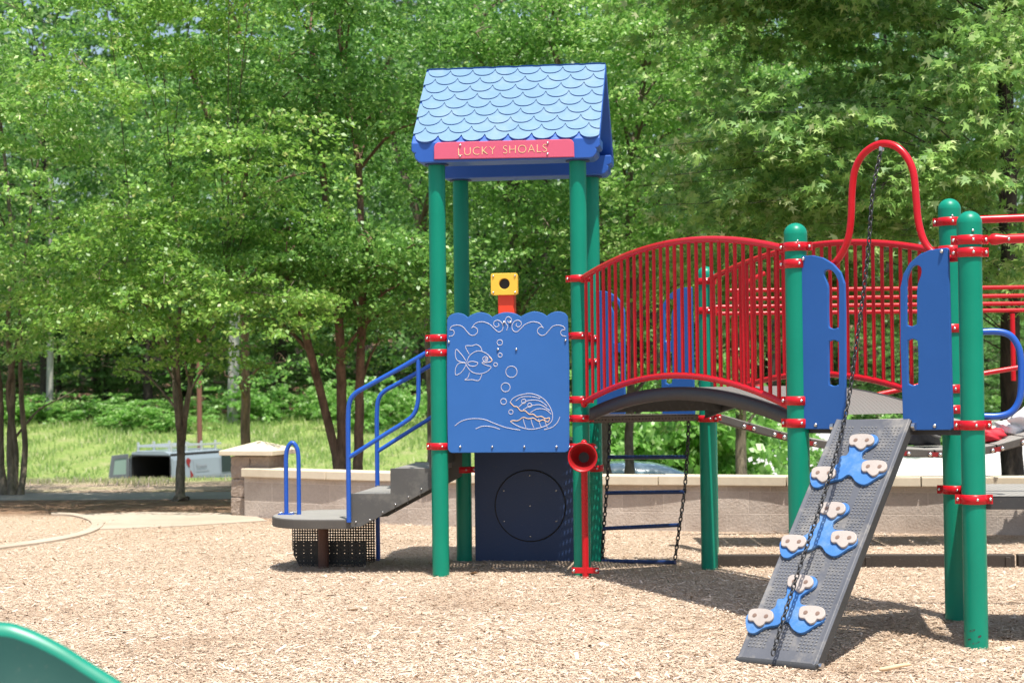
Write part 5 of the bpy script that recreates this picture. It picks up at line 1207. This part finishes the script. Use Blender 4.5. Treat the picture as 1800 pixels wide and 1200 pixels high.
# the deep wood closes the view
def far_wood():
    rg = np.random.default_rng(9); sp = []
    for _ in range(4200):
        U = rg.uniform(-350, 2150); y = rg.uniform(126, 150); z = rg.random()**.8*40; x = (U-900)/F*y
        sp.append((x, y, float(ground_h(x, y))+z, rg.normal(), -1, 3.4, 30))
    v, k = leaves(rg, sp, .75, DIAMOND, .6, .35); return quads('far_wood', v, k, M_LEAFW)
tag(far_wood(), 'deep green wood filling the distance behind everything', 'wood', None, 'stuff')
# tufts of grass and weeds along the crest of the bank
M_TUFT = leafmat('dry_grass_blades', (.22, .26, .08), (.34, .34, .15), (.44, .40, .22), .3, .6, .2)
def tufts():
    rg = np.random.default_rng(31); n_ = 12000; x = rg.uniform(-9.5, 2, n_); y = 23.6+rg.random(n_)**.6*2.2; keep = (np.sin(x*1.7+y*2)+np.sin(x*3.1-1)+rg.normal(0, .8, n_)+(y-24.4)*1.1) > .6; x, y = x[keep], y[keep]; n_ = len(x)
    h_ = rg.uniform(.02, .085, n_); a = rg.random(n_)*6.28; w_ = .006; z = ground_h(x, y)
    b = np.stack([x, y, z], 1); e = np.stack([np.cos(a), np.sin(a), 0*a], 1)*w_; tp2 = b+np.stack([rg.normal(0, .02, n_), rg.normal(0, .02, n_), h_], 1)
    v = np.stack([b-e, b+e, tp2+e*.3, tp2-e*.3], 1).reshape(-1, 3); return quads('grass_tufts', v, 4, M_TUFT)
tag(tufts(), 'tufts of green grass on the crest of the bank', 'grass', None, 'stuff')

def rough_grass():
    rg = np.random.default_rng(41); n_ = 60000; y = rg.uniform(67, 92, n_); x = rg.uniform(-.34, .03, n_)*y; keep = np.sin(x*.9+y*.6)+np.sin(x*2.3-y*1.1)+rg.normal(0, .9, n_)+(y-78)*.09 > .2; x, y = x[keep], y[keep]; n_ = len(x)
    h_ = rg.uniform(.06, .26, n_)*(.6+(y-67)/25*.9); a = rg.random(n_)*6.28; w_ = rg.uniform(.015, .04, n_)[:, None]; z = ground_h(x, y)
    b = np.stack([x, y, z], 1); e = np.stack([np.cos(a), np.sin(a), 0*a], 1)*w_; tp2 = b+np.stack([rg.normal(0, .06, n_), rg.normal(0, .06, n_), h_], 1)
    return quads('rough_grass', np.stack([b-e, b+e, tp2+e*.3, tp2-e*.3], 1).reshape(-1, 3), 4, M_GRASSB)
M_GRASSB = leafmat('pale_grass_blades', (.17, .29, .055), (.25, .36, .085), (.35, .42, .13), .35, .6, .2)
tag(rough_grass(), 'rough pale green grass and weeds on the slope below the wood', 'grass', None, 'stuff')
